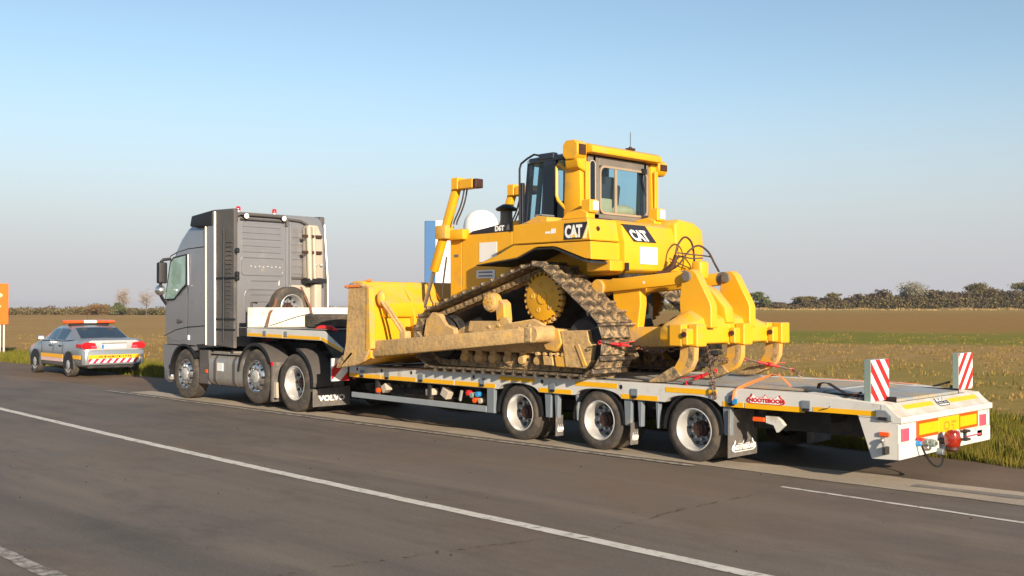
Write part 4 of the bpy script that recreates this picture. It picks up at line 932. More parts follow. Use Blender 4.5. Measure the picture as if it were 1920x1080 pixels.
for k in range(7): b.tube(bez((-7.9+k*.07, .06, 1.495), (-7.85+k*.05, .09, 1.56), (-7.6, .13, 1.55), (-7.5+.03*k, .09, 1.47), 7), .016, 6)
top('strap_bundle', b, 'red', (-7.7, .05, 1.49), 'red bundled strap lying at the end of the neck next to the blade', 'strap')
# ================================================================ the bulldozer
YC = 1.22
DZ = thing('bulldozer', (-3.1, YC, .915), 'yellow muddy crawler bulldozer with blade and rear ripper, chained on the trailer deck', 'bulldozer')
def mir(y): return 2*YC - y
def both(f):
    """build near side and mirrored far side"""
    for s in (1, -1): f(lambda a, b: (a, b) if s == 1 else (mir(b), mir(a)), s)
# ---- tracks
TF, TRR, TS, RB = (-4.56, 1.405), (-1.72, 1.405), (-2.51, 1.99), .43
def track_path():
    C = [TRR, TF, TS]; segs = []
    for i in range(3):
        a = C[i]; b = C[(i+1) % 3]; d = Vector((b[0]-a[0], b[1]-a[1])); L = d.length; d /= L; n = Vector((-d.y, d.x))
        segs.append((Vector(a) + n*RB, Vector(b) + n*RB, n, Vector(b)))
    out = []
    for i, (p, q, n, c) in enumerate(segs):
        m = max(2, int((q-p).length/.01))
        out += [(p + (q-p)*k/m) for k in range(m)]
        n2 = segs[(i+1) % 3][2]; a0 = math.atan2(n.y, n.x); a1 = math.atan2(n2.y, n2.x)
        while a1 > a0: a1 -= 2*math.pi
        m = max(2, int((a0-a1)*RB/.01))
        out += [c + Vector((math.cos(a0+(a1-a0)*k/m), math.sin(a0+(a1-a0)*k/m)))*RB for k in range(m)]
    return out
path = track_path(); cum = [0]
for a, b in zip(path, path[1:] + path[:1]): cum.append(cum[-1] + (b-a).length)
NS = round(cum[-1]/.205)
def path_at(s):
    s %= cum[-1]
    i = int(np.searchsorted(cum, s, 'right')) - 1; i = min(i, len(path)-1)
    a, b = path[i], path[(i+1) % len(path)]; t = (s-cum[i])/max(1e-9, cum[i+1]-cum[i])
    return a + (b-a)*t
def shoe_mtx(s, y, roll=0):
    p = path_at(s); d = (path_at(s+.09) - path_at(s-.09)).normalized()
    t = Vector((d.x, 0, d.y)); n = Vector((-d.y, 0, d.x))
    return Matrix(((t.x, 0, n.x, p.x), (t.y, 1, n.y, y), (t.z, 0, n.z, p.y), (0, 0, 0, 1)))
SW = .71
b = MB()
b.box(-.098, .100, -SW/2, SW/2, 0, .018)
b.prism([(-.098, .017), (-.052, .017), (-.060, .066), (-.086, .066)], -SW/2, SW/2)
b.prism([(.07, .017), (.10, .017), (.096, .030), (.076, .030)], -SW/2, SW/2)
for yy in np.linspace(-.30, .30, 7): b.prism([(-.05, .017), (.03 if int(yy*20) % 2 else .055, .017), (-.03, .034)], yy-.03, yy+.03)
for yy in (-.12, -.05, .05, .12): b.cyl((-.005 + (.045 if abs(yy) > .1 else .0), yy, .016), (-.005 + (.045 if abs(yy) > .1 else .0), yy, .034), .017, n=6)
shoe_me = finish_mesh(b.bm, 'track_shoe', 'shoe', bev=.004)
b = MB()
for yy in (-.075, .075):
    b.prism([(-.10, -.01), (.10, -.01), (.115, -.05), (.10, -.095), (.03, -.105), (-.03, -.105), (-.10, -.095), (-.115, -.05)], yy-.02, yy+.02)
    b.cyl((-.1, yy-.032, -.055), (-.1, yy+.032, -.055), .034, n=10)
link_me = finish_mesh(b.bm, 'track_link', 'mud_steel', bev=.004)
def make_track(y):
    b = MB()
    for k in range(NS):
        p = shoe_mtx((k+.5)*cum[-1]/NS, y) @ Vector((0, 0, -.055)); b.cyl((p.x, y-.10, p.z), (p.x, y+.10, p.z), .024, n=8)
    tr = obj('track_chain', b, 'mud_steel', DZ)
    po = ORG[DZ.name]
    for k in range(NS):
        mt = Matrix.Translation(-po) @ shoe_mtx(k*cum[-1]/NS, y)
        if k % 3 == 0: mt = mt @ Matrix.Rotation(R(random.uniform(-1.5, 1.5)), 4, 'Y')
        for nm, me in (('track_shoe', shoe_me), ('track_link', link_me)):
            o = bpy.data.objects.new(nm, me); COL.objects.link(o); o.parent = tr; o.matrix_local = mt
YT = .205
make_track(YT); make_track(mir(YT))
def undercarriage(Y, s):
    y0, y1 = Y(.055, .355)
    b = MB(); b.prism([(-4.30, 1.22), (-4.30, 1.50), (-4.05, 1.60), (-3.78, 1.63), (-3.70, 1.58), (-3.1, 1.60), (-2.75, 1.66), (-2.5, 1.58), (-2.05, 1.56), (-1.95, 1.50), (-1.95, 1.22)], y0, y1)
    fr = obj('track_frame', b, 'mud', DZ, bev=.02, seg=2)
    yy0, yy1 = Y(-.02, .056)
    b = MB(); b.prism([(-4.92, 1.42), (-4.86, 1.68), (-4.72, 1.79), (-4.55, 1.76), (-4.40, 1.60), (-4.22, 1.55), (-4.2, 1.40), (-4.5, 1.32)], yy0-.02, yy1); obj('idler_yoke', b, 'mud', fr, bev=.015)
    b = MB(); b.prism([(-3.95, 1.50), (-3.92, 1.66), (-3.30, 1.665), (-3.26, 1.72), (-3.12, 1.72), (-3.08, 1.64), (-2.62, 1.70), (-2.42, 1.62), (-2.40, 1.45), (-3.0, 1.42)], yy0+.01, yy1); obj('frame_cover', b, 'mud', fr, bev=.012)
    for x in (-3.5, -3.3, -2.9, -2.7):
        b = MB(); b.ball((x, yy0+.012 if s == 1 else yy1-.0, 1.58 + .02*math.sin(x*9)), .03, (1.3, .6, 1), 8); obj('mud_lump', b, 'mud', fr)
    for x in [-4.08 + .30*k for k in range(7)]:
        b = MB(); b.lathe([(.02, -.13), (.07, -.13), (.075, -.115), (.10, -.10), (.115, -.06), (.10, -.05), (.10, .05), (.115, .06), (.10, .1), (.075, .115), (.07, .13), (.02, .13)], (x, (y0+y1)/2, 1.105), 'y', 20); obj('track_roller', b, 'mud_steel', fr)
        ye = yy0 if s == 1 else yy1
        b = MB(); b.cyl((x, ye+.03*s, 1.125), (x, ye+.10*s, 1.125), .062, n=14); b.box(x-.05, x+.05, min(ye+.05*s, ye+.11*s), max(ye+.05*s, ye+.11*s), 1.13, 1.24); obj('roller_cap', b, 'mud', fr, bev=.008)
    # guards at the rear lower corner of the frame
    for x0, x1, z0, z1, m in ((-2.42, -2.24, 1.07, 1.20, 'mud'), (-2.20, -2.00, 1.06, 1.205, 'yellow_dusty')):
        b = MB(); b.hexa([(x0+.03,yy0-.02,z0),(x1+.02,yy0-.02,z0),(x1+.02,yy1,z0),(x0+.03,yy1,z0),(x0,yy0-.02,z1),(x1,yy0-.02,z1),(x1,yy1,z1),(x0,yy1,z1)]); obj('roller_guard', b, m, fr, bev=.01)
    for x in (-2.52, -2.38, -2.26, -2.16, -2.05):
        b = MB(); b.cyl((x, yy0-.03, 1.225), (x, yy1, 1.225), .024, n=8); obj('guard_bolt', b, 'mud', fr)
    b = MB(); b.prism([(-1.98, 1.06), (-2.06, 1.46), (-2.08, 1.545), (-1.60, 1.56), (-1.57, 1.42), (-1.50, 1.36), (-1.56, 1.10), (-1.62, 1.06)], yy0-.035, yy1); g = obj('rear_guard_plate', b, 'mud', fr, bev=.012)
    b = MB(); b.prism([(-1.80, 1.36), (-1.74, 1.38), (-1.60, 1.10), (-1.66, 1.08)], yy0-.05, yy1); obj('guard_rib', b, 'yellow_dusty', fr, bev=.005)
    b = MB(); b.prism([(-2.40, 1.38), (-2.30, 1.56), (-2.10, 1.57), (-2.04, 1.38), (-2.16, 1.26), (-2.32, 1.28)], yy0-.05, yy1); obj('trunnion_bracket', b, 'yellow_dusty', fr, bev=.012)
    for c, nm in ((TF, 'front_idler'), (TRR, 'rear_idler')):
        b = MB(); yc = (y0+y1)/2
        b.lathe([(.05, -.11), (.10, -.11), (.12, -.05), (.28, -.045), (.295, -.07), (.31, -.085), (.325, -.07), (.325, -.035), (.345, -.03), (.345, .03), (.325, .035), (.325, .07), (.31, .085), (.295, .07), (.28, .045), (.12, .05), (.10, .11), (.05, .11)], (c[0], yc, c[1]), 'y', 40)
        idl = obj(nm, b, 'chassis', DZ)
        ye = Y(.02, .08)
        b = MB(); b.lathe([(.01, ye[0]-yc), (.29, ye[0]-yc), (.31, ye[0]-yc+.02), (.31, ye[1]-yc), (.01, ye[1]-yc)], (c[0], yc, c[1]), 'y', 36); obj('idler_cover', b, 'chassis', idl)
    ya, yb = Y(-.03, .12)
    b = MB(); b.lathe([(.01, 0), (.10, 0), (.12, .01), (.125, .05), (.14, .055), (.14, .15), (.01, .15)] if s == 1 else [(.01, .15), (.10, .15), (.12, .14), (.125, .10), (.14, .095), (.14, 0), (.01, 0)], (-3.50, ya, 1.93), 'y', 24); pv = obj('pivot_shaft_cap', b, 'yellow_dusty', DZ)
    for k in range(8):
        a = k*.785; b = MB(); e = ya - .006 if s == 1 else yb; b.cyl((-3.50+.085*math.cos(a), e, 1.93+.085*math.sin(a)), (-3.50+.085*math.cos(a), e+.006, 1.93+.085*math.sin(a)), .012, n=6); obj('cap_bolt', b, 'mud', pv)
    b = MB(); b.prism([(-3.40, 1.66), (-3.42, 1.84), (-3.34, 1.98), (-3.25, 1.92), (-3.22, 1.66)], *Y(.04, .2)); obj('pivot_bracket', b, 'yellow_dusty', DZ, bev=.015)
    # sprocket with bolted segments
    ya, yb = Y(.05, .36); e = ya if s == 1 else yb
    b = MB()
    prof = [(.01, 0), (.085, 0), (.09, .012), (.10, .014), (.30, .014), (.315, .02), (.335, .03), (.335, .08), (.18, .09), (.18, .30), (.01, .30)]
    b.lathe([(r_, a*s) for r_, a in prof], (TS[0], e, TS[1]), 'y', 48); sp = obj('sprocket', b, 'yellow', DZ)
    b = MB()
    for k in range(25):
        a = 2*math.pi*k/25; c = Vector((TS[0]+.34*math.cos(a), e+.055*s, TS[1]+.34*math.sin(a))); x = Vector((math.cos(a), 0, math.sin(a)))
        b.obox(c, x, (0,1,0), x.cross(Vector((0,1,0))), .05, .06, .05)
    obj('sprocket_teeth', b, 'yellow_dusty', sp, bev=.006)['kind'] = 'stuff'
    b = MB()
    for k in range(25):
        a = 2*math.pi*(k+.5)/25; c = (TS[0]+.318*math.cos(a), TS[1]+.318*math.sin(a)); b.cyl((c[0], e+.004*s, c[1]), (c[0], e+.03*s, c[1]), .013, n=6)
    obj('segment_bolt', b, 'hub', sp)['kind'] = 'stuff'
    for k in range(5):
        a = 2*math.pi*k/5 + .5; c = (TS[0]+.185*math.cos(a), TS[1]+.185*math.sin(a)); b = MB()
        b.lathe([(.001, .010*s), (.018, .010*s), (.02, .004*s), (.032, .004*s), (.036, .014*s)], (c[0], e, c[1]), 'y', 12); obj('drain_plug', b, 'yellow_dusty', sp)
both(undercarriage)
# ---- main frame between the tracks
b = MB(); b.prism([(-5.0, 1.45), (-5.0, 2.05), (-3.4, 2.3), (-2.45, 2.3), (-2.35, 2.05), (-2.35, 1.35), (-2.5, 1.25), (-4.6, 1.25)], .68, mir(.68)); obj('main_frame', b, 'chassis', DZ, bev=.02)  # coloured dark so the hollow between the tracks reads as shade
b = MB(); b.box(-2.36, -1.86, .92, 1.72, 1.30, 2.30); obj('hollow_shade_block', b, 'chassis', DZ, bev=.03)  # dark block filling the hollow in place of the shade there
def final_drive(Y, s):
    ya, yb = Y(.36, .70); b = MB(); b.cyl((TS[0], ya, TS[1]), (TS[0], yb, TS[1]), .26, n=28); obj('final_drive', b, 'chassis', DZ)
    ya, yb = Y(.56, .70); b = MB(); b.prism([(-1.62, 1.55), (-1.70, 2.25), (-1.22, 2.25), (-1.20, 1.9), (-1.26, 1.50)] if s == 1 else [(-2.30, 1.55), (-2.30, 2.25), (-2.02, 2.25), (-2.02, 1.50)], ya, yb); obj('ripper_mount', b, 'yellow', DZ, bev=.012)
both(final_drive)
# ---- engine hood
b = MB(); b.prism([(-5.12, 1.75), (-5.14, 2.93), (-5.02, 3.0), (-4.70, 3.035), (-3.72, 3.165), (-3.42, 3.165), (-3.42, 2.0), (-4.3, 1.75)], .71, mir(.71)); hood = obj('engine_hood', b, 'yellow', DZ, bev=.025, seg=2)
def hood_panels(Y, s):
    e0, e1 = Y(.70, .712)
    for pts in ([(-5.12, 1.95), (-5.12, 2.92), (-4.86, 2.985), (-4.86, 1.95)], [(-4.845, 1.95), (-4.845, 2.98), (-3.735, 3.0), (-3.735, 2.2), (-4.2, 2.1)], [(-3.72, 2.35), (-3.72, 3.15), (-3.46, 3.155), (-3.46, 2.35)]):
        b = MB(); b.prism(pts, e0, e1); p = obj('hood_side_panel', b, 'yellow', hood, bev=.004)
    f0, f1 = Y(.696, .702)
    b = MB(); b.prism([(-4.70, 3.003), (-3.735, 3.008), (-3.735, 3.155), (-4.62, 3.048)], *Y(.702, .714)); dc = obj('model_decal', b, 'dark_print', hood)
    if s == 1:
        text('lettering', 'D6T', (-4.11, .7015, 3.027), (1,0,0), (0,0,1), .108, 'white_print', dc, .001, .006)
        b = MB(); b.prism([(-3.86, 3.03), (-3.77, 3.03), (-3.79, 3.09), (-3.815, 3.115), (-3.845, 3.09)], .6995, .702); obj('printed_mark', b, 'cab_grey', dc)
        b = MB(); b.box(-4.45, -4.06, .694, .6995, 2.56, 2.86); obj('white_panel', b, 'white', hood)
        b = MB(); b.box(-4.51, -4.10, .690, .6995, 2.31, 2.435); st = obj('warning_sticker', b, 'white_print', hood)
        for z in (2.40, 2.345):
            b = MB(); b.box(-4.46, -4.15, .688, .6905, z-.012, z+.012); obj('printed_mark', b, 'bluegrey', st)
        b = MB(); b.box(-5.03, -4.93, .692, .6995, 2.66, 2.70); obj('sticker', b, 'cab_grey', hood)
    b = MB(); b.prism([(-4.62, 2.20), (-4.57, 2.50), (-4.05, 2.62), (-3.7, 2.62), (-3.7, 2.2)], *Y(.60, .699 if s == 1 else .70)) if False else b.box(-3.98, -3.72, *Y(.66, .699), 2.60, 2.70); obj('grab_step', b, 'cab_grey', hood, bev=.01)
both(hood_panels)
b = MB(); b.box(-5.17, -5.125, .80, mir(.80), 1.85, 2.85)
gr = obj('radiator_grille', b, 'black', DZ)
for k in range(8):
    b = MB(); b.box(-5.185, -5.165, .80, mir(.80), 1.90+.12*k, 1.95+.12*k); obj('grille_slat', b, 'yellow', gr)
b = MB(); b.lathe([(.001, 0), (.105, 0), (.105, .02), (.095, .03), (.095, .23), (.14, .24), (.165, .26), (.155, .275), (.06, .33), (.001, .335)], (-4.16, 1.0, 3.12), 'z', 24); obj('air_precleaner', b, 'cab_grey', DZ)
b = MB(); b.lathe([(.098, .231), (.15, .236), (.172, .26), (.158, .28), (.06, .336), (.001, .34)], (-4.16, 1.0, 3.122), 'z', 24); obj('precleaner_cap', b, 'black', DZ)
b = MB(); b.cyl((-4.2, 1.44, 3.1), (-4.2, 1.44, 3.42), .07); obj('exhaust_stack', b, 'chassis', DZ)
# ---- fenders / side tanks
def fender(Y, s):
    a, c = Y(.0, .60)
    b = MB(); b.prism([(-3.02, 2.742), (-3.02, 3.015), (-2.40, 3.03), (-1.64, 3.035), (-1.585, 2.742)], a, c); f = obj('fender_tank', b, 'yellow', DZ, bev=.012)
    b = MB(); b.prism([(-3.02, 2.728), (-1.583, 2.728), (-1.575, 2.49), (-1.69, 2.505), (-2.16, 2.665), (-2.25, 2.685), (-2.55, 2.690), (-2.62, 2.675), (-2.95, 2.555), (-3.75, 2.475), (-3.75, 2.49), (-3.35, 2.60)], a, c); obj('fender_skirt', b, 'yellow', DZ, bev=.008)
    b = MB(); b.prism([(-3.78, 2.462), (-3.78, 2.480), (-2.95, 2.552), (-2.63, 2.668), (-2.25, 2.678), (-1.72, 2.500), (-1.60, 2.470), (-1.58, 2.44), (-1.75, 2.47), (-2.25, 2.655), (-2.6, 2.655), (-2.93, 2.535)], Y(.004, .75)[0], Y(.004, .75)[1]); obj('fender_underside', b, 'chassis', DZ)  # dark sheet, the shade under the fender put into its colour
    for x in ():
        b = MB(); b.hexa([(x-.35,Y(.05,.62)[0],2.33),(x+.02,Y(.05,.62)[0],2.46),(x+.02,Y(.05,.62)[1],2.34),(x-.35,Y(.05,.62)[1],2.33),(x-.35,Y(.05,.62)[0],2.485),(x+.02,Y(.05,.62)[0],2.488),(x+.02,Y(.05,.62)[1],2.488),(x-.35,Y(.05,.62)[1],2.485)]); obj('fender_bracket', b, 'yellow', DZ)
    b = MB(); b.box(-1.95, -1.53, *Y(.34, .60), 2.345, 2.487); obj('fender_bracket', b, 'yellow', DZ, bev=.01)
    if s == 1:
        b = MB(); b.prism([(-2.055, 2.765), (-1.74, 2.765), (-1.635, 2.985), (-2.045, 2.985)], -.006, -.001); d = obj('maker_decal', b, 'dark_print', f)
        b = MB(); b.prism([(-1.985, 2.79), (-1.775, 2.79), (-1.872, 2.885)], -.0075, -.006); obj('logo_triangle', b, 'yellow_print', d)
        text('lettering', 'CAT', (-2.035, -.0078, 2.795), (1,0,0), (0,0,1), .222, 'white_print', d, .001, .010, xscale=.72, spacing=.92)
        b = MB(); b.prism([(-1.725, 2.768), (-1.665, 2.768), (-1.628, 2.93), (-1.645, 2.94)], -.005, -.001); obj('printed_mark', b, 'pale_print', d)
        b = MB(); b.box(-2.40, -2.31, -.003, -.001, 2.862, 2.892); b.prism([(-2.30, 2.858), (-2.21, 2.862), (-2.205, 2.925), (-2.29, 2.925)], -.003, -.001); obj('printed_mark', b, 'white_print', f)
both(fender)
b = MB(); b.prism([(-3.45, 2.25), (-3.45, 3.05), (-1.70, 3.05), (-1.56, 2.98), (-1.50, 2.72), (-1.50, 2.37), (-1.62, 2.31)], .601, mir(.601)); tank = obj('rear_tank', b, 'yellow', DZ, bev=.02, seg=2)
xr = -1.50
b = MB(); b.prism([(.60, 2.985), (1.10, 2.985), (1.30, 2.755), (.80, 2.755)], -1.528, -1.494, 'yz')
for v in b.bm.verts:
    if v.co.z > 2.9: v.co.x -= .048
d = obj('maker_decal', b, 'dark_print', tank)
sl2 = Vector((-.056, 0, .26)).normalized()
text('lettering', 'CAT', Vector((-1.493, .80, 2.775)), (0, 1, 0), (sl2*.2 + Vector((0, -.16, 0))).normalized(), .25, 'white_print', d, .001, .010, xscale=.78, spacing=.9)
b = MB(); b.box(-1.499, -1.488, .93, 1.32, 2.45, 2.69); obj('white_panel', b, 'white', tank, bev=.003)
b = MB(); b.box(-1.499, -1.47, .60, .66, 2.35, 2.46); obj('drain_slot', b, 'black', tank)
for y, z in ((.18, 2.90), (2.18, 2.92)):
    b = MB(); b.lathe([(.001, 0), (.028, 0), (.034, -.01), (.034, -.02)], (-1.585 if y > 1 else -1.60, y, z), 'x', 16); b2 = obj('bolt_cap', b, 'hub', tank)
b = MB(); b.box(-1.60, -1.5, .60, 1.84, 2.24, 2.31); b.tube([(-1.45, .75, 2.3), (-1.42, .76, 2.14)], .012); b.tube([(-1.45, .9, 2.3), (-1.42, .91, 2.16)], .012); obj('tank_mount', b, 'chassis', DZ)
# rear bulge on the far side, fuel filler cover
b = MB(); b.prism([(1.78, 2.38), (2.42, 2.42), (2.46, 2.75), (2.42, 3.0), (2.20, 3.09), (1.86, 3.12), (1.74, 3.05)], -2.2, -1.50, 'yz'); obj('fuel_tank_cover', b, 'yellow', DZ, bev=.04, seg=3)
# ---- cab
b = MB(); b.box(-3.48, -2.06, .62, mir(.62), 3.051, 3.10); cab = obj('cab_base', b, 'cab_black', DZ)
def post(p, q, w, d, name='cab_post', m='cab_black'):
    b = MB(); b.beam(p, q, w, d, (1, 0, 0)); return obj(name, b, m, cab, bev=.01)
def cab_side(Y, s):
    k = (lambda y: y) if s == 1 else mir
    post((-3.42, k(.68), 3.1), (-3.34, k(.70), 3.98), .08, .09)
    post((-2.93, k(.63), 3.1), (-2.89, k(.65), 3.98), .07, .24)
    post((-2.12, k(.63), 3.1), (-2.12, k(.65), 3.98), .07, .10)
    for pts in ([(-3.37, 3.12), (-3.30, 3.96), (-2.96, 3.96), (-2.99, 3.12)], [(-2.86, 3.12), (-2.82, 3.96), (-2.18, 3.96), (-2.18, 3.12)]):
        b = MB(); b.prism(pts, *Y(.645, .655)); obj('side_window', b, 'glass_cab', cab)
    post((-3.4, k(.64), 3.12), (-2.1, k(.64), 3.12), .05, .05); post((-3.34, k(.66), 3.93), (-2.1, k(.66), 3.93), .07, .17)
both(cab_side)
post((-3.42, .9, 3.1), (-3.36, .95, 3.98), .05, .08); post((-3.42, mir(.9), 3.1), (-3.36, mir(.95), 3.98), .05, .08)
b = MB(); b.hexa([(-3.42, .72, 3.12), (-3.41, .72, 3.12), (-3.41, mir(.72), 3.12), (-3.42, mir(.72), 3.12), (-3.36, .72, 3.97), (-3.35, .72, 3.97), (-3.35, mir(.72), 3.97), (-3.36, mir(.72), 3.97)]); obj('front_window', b, 'glass_cab', cab)
b = MB()
b.loft([[(-3.46, .74, z), (-3.30, .62, z), (-2.08, .60, z), (-2.08, mir(.60), z), (-3.30, mir(.62), z), (-3.46, mir(.74), z)] for z in (3.965, 4.04)] + [[(-3.36, .84, 4.075), (-3.22, .74, 4.075), (-2.14, .72, 4.075), (-2.14, mir(.72), 4.075), (-3.22, mir(.74), 4.075), (-3.36, mir(.84), 4.075)]])
roof = obj('cab_roof', b, 'cab_black', cab, bev=.012)
b = MB(); b.box(-3.10, -2.80, .60, .70, 4.0, 4.09); obj('roof_lamp', b, 'cab_black', roof, bev=.01)
b = MB(); b.tube([(-3.46, .58, 3.10), (-3.46, .58, 3.90), (-3.44, .59, 3.98), (-3.34, .62, 4.05), (-3.22, .64, 4.10), (-3.12, .65, 4.075)], .016, 8); obj('hand_rail', b, 'black', cab)
b = MB(); b.tube(bez((-2.62, .66, 4.07), (-2.66, .64, 4.20), (-2.46, .64, 4.20), (-2.40, .66, 4.16), 8), .018, 8); obj('hand_rail', b, 'black', cab)
# outside mirror / mesh box at the front corner
b = MB(); b.box(-3.50, -3.42, .60, .66, 3.08, 3.70); obj('corner_panel', b, 'cab_black', cab, bev=.01)
# rear window in its frame
fx = -2.07
b = MB()
b.box(fx-.03, fx, .515, .76, 3.15, 3.965); b.box(fx-.03, fx, 1.83, mir(.62)+.06, 3.15, 3.965); b.box(fx-.03, fx, .761, 1.829, 3.84, 3.965); b.box(fx-.03, fx, .761, 1.829, 3.10, 3.165)
rf = obj('rear_frame', b, 'cab_grey', cab, bev=.006)
b = MB()
ring(b, rr(.755, 1.845, 3.165, 3.85, .10), rr(.785, 1.815, 3.195, 3.82, .085), fx-.012, fx+.012)
b.box(fx-.008, fx+.010, 1.085, 1.135, 3.20, 3.815)
obj('window_rim', b, 'rim_brown', cab)
b = MB(); b.box(fx-.004, fx+.002, .78, 1.82, 3.185, 3.83); obj('rear_window', b, 'glass_cab', cab)
b = MB(); ring(b, rr(.535, .665, 3.20, 3.90, .06), rr(.547, .653, 3.212, 3.888, .05), fx+.001, fx+.012); obj('window_rim', b, 'snorkel', cab)
b = MB(); b.prism(rr(.547, .653, 3.212, 3.888, .05), fx+.0005, fx+.004, 'yz'); obj('slit_window', b, 'glass_dark', cab)
# seats and controls seen through the glass
b = MB(); b.box(-2.75, -2.25, .86, 1.40, 3.10, 3.25); b.prism([(-2.38, 3.2), (-2.22, 3.2), (-2.16, 3.62), (-2.28, 3.62)], .88, 1.36); st = obj('seat', b, 'seat', cab, bev=.04, seg=2)
b = MB(); b.prism([(-2.30, 3.55), (-2.16, 3.55), (-2.15, 3.72), (-2.26, 3.72)], 1.0, 1.22); obj('headrest', b, 'seat', st, bev=.03, seg=2)
b = MB(); b.box(-2.20, -2.12, .80, 1.10, 3.16, 3.40); b.ball((-2.25, 1.45, 3.24), .2, (.8, 1.4, .55), 14); obj('seat_cover', b, 'seat_tan', cab, bev=.03, seg=2)
b = MB(); b.box(-3.2, -2.9, .95, 1.5, 3.1, 3.42); b.tube([(-2.95, .8, 3.1), (-2.9, .78, 3.45)], .02); b.tube([(-2.8, .74, 3.1), (-2.72, .74, 3.38)], .018); obj('console', b, 'seat', cab, bev=.02)
b = MB(); b.tube([(fx+.012, 1.74, 3.83), (fx+.02, 1.72, 3.72), (fx+.014, 1.79, 3.50)], .010, 6); b.box(fx+.005, fx+.05, 1.69, 1.77, 3.80, 3.88); obj('wiper', b, 'black', cab)
# ---- roll-over frame
rops = []
def rops_post(Y, s):
    y0, y1 = Y(.34, .50)
    b = MB(); b.hexa([(-2.38,y0,3.03),(-2.05,y0,3.03),(-2.05,y1,3.03),(-2.38,y1,3.03),(-2.34,y0,3.98),(-2.08,y0,3.98),(-2.08,y1,3.98),(-2.34,y1,3.98)]); p = obj('rollover_post', b, 'yellow', DZ, bev=.02, seg=2); rops.append(p)
    b = MB(); b.box(-2.047, -2.01, *Y(.41, .485), 3.21, 3.86); obj('post_cover', b, 'yellow', p, bev=.006)
    b = MB(); b.box(-2.48, -1.98, *Y(.30, .60), 3.03, 3.08); obj('post_foot', b, 'yellow', p, bev=.01)
both(rops_post)
b = MB(); b.prism([(-2.42, 3.985), (-2.42, 4.09), (-2.36, 4.12), (-2.02, 4.115), (-1.93, 4.075), (-1.93, 3.985)], .44, mir(.44)+.02); beam_ = obj('rollover_beam', b, 'yellow', DZ, bev=.014, seg=2)
b = MB(); b.box(-2.10, -2.0, 1.36, 1.48, 4.117, 4.15); b.tube([(-2.05, 1.42, 4.15), (-2.05, 1.42, 4.17)], .025); an = obj('antenna_base', b, 'hub', beam_, bev=.006)
b = MB(); b.tube([(-2.05, 1.42, 4.16), (-2.05, 1.425, 4.38)], .006, 6); obj('antenna', b, 'black', an)
def corner_lamp(y0, y1, z0, z1, x0, x1, lens_y):
    c = (x1-x0)*.22
    b = MB(); b.prism([(x0+c, z0), (x1-c, z0), (x1, z0+c), (x1, z1-c), (x1-c, z1), (x0+c, z1), (x0, z1-c), (x0, z0+c)], y0, y1); l = obj('work_lamp', b, 'yellow', DZ, bev=.008)
    b = MB(); b.box(x1-.01, x1+.012, y0+.03, y1-.03, z0+c, z1-c); obj('lamp_lens', b, 'hub', l)
    return l
corner_lamp(.22, .42, 3.885, 4.145, -2.28, -2.01, 0)
b = MB(); b.prism([(.27, 3.77), (.42, 3.72), (.42, 3.90), (.24, 3.89)], -2.26, -2.03, 'yz'); obj('lamp_bracket', b, 'yellow', DZ, bev=.01)
corner_lamp(2.06, 2.28, 3.82, 4.05, -2.34, -2.02, 1)
b = MB(); b.tube([(-2.34, .36, 3.76), (-2.40, .34, 3.83), (-2.46, .34, 3.86), (-2.50, .34, 3.82), (-2.50, .34, 3.42), (-2.47, .34, 3.35), (-2.34, .36, 3.22)], .022, 8); obj('grab_handle', b, 'yellow', DZ)
for y0, x0, z0 in ((.17, -1.90, 3.13), (1.60, -1.86, 3.10)):
    b = MB(); b.box(x0, x0+.16, y0, y0+.175, z0, z0+.175); l = obj('rear_lamp', b, 'yellow', DZ, bev=.012)
    b = MB(); b.box(x0+.161, x0+.175, y0+.05, y0+.16, z0+.03, z0+.155); obj('lamp_lens', b, 'white_lens', l, bev=.004)
    b = MB(); b.prism([(x0-.35, z0-.08), (x0+.12, z0-.08), (x0+.12, z0), (x0, z0+.05), (x0-.25, z0+.02)], y0-.02, y0+.15); obj('lamp_stand', b, 'yellow', l, bev=.01)
b = MB(); b.prism([(-2.98, 3.02), (-2.42, 3.03), (-2.42, 3.10), (-2.62, 3.13), (-2.80, 3.06)], .06, .46); obj('step_pad', b, 'yellow_dusty', DZ, bev=.01)
b = MB(); b.box(-2.72, -2.55, .1, .36, 3.125, 3.15); obj('arm_rest', b, 'bluegrey', DZ, bev=.01)
# ---- blade and its linkage
BY0, BY1 = -.50, mir(-.50)
b = MB(); b.prism([(-6.34, .92), (-6.12, 1.12), (-6.03, 1.45), (-6.06, 1.85), (-6.26, 2.24), (-6.12, 2.28), (-5.92, 2.27), (-5.74, 1.98), (-5.68, 1.55), (-5.70, 1.08), (-5.90, 1.0)], BY0+.05, BY1-.05); bl = obj('blade', b, 'yellow', DZ, bev=.012)
b = MB(); b.prism([(-6.42, .925), (-6.38, .93), (-6.10, 1.13), (-6.14, 1.15)], BY0, BY1); obj('cutting_edge', b, 'mud_steel', bl)
for y0, y1 in ((BY0, BY0+.045), (BY1-.045, BY1)):
    b = MB(); b.prism([(-6.40, .90), (-6.28, 1.30), (-6.22, 2.16), (-6.02, 2.26), (-5.70, 2.20), (-5.665, 1.20), (-5.80, 1.02), (-6.05, .94)], y0, y1); obj('blade_end_plate', b, 'mud', bl, bev=.012)
    b = MB(); b.prism([(-5.74, 1.18), (-5.735, 2.19), (-5.655, 2.18), (-5.62, 1.22)], y0-.012, y1+.05); obj('end_plate_edge', b, 'yellow_dusty', bl, bev=.01)
    b = MB(); b.prism([(-6.50, .89), (-6.44, .89), (-6.30, 1.02), (-6.34, 1.10), (-6.46, 1.02)], y0-.02, y1+.02); obj('end_bit', b, 'mud_steel', bl, bev=.006)
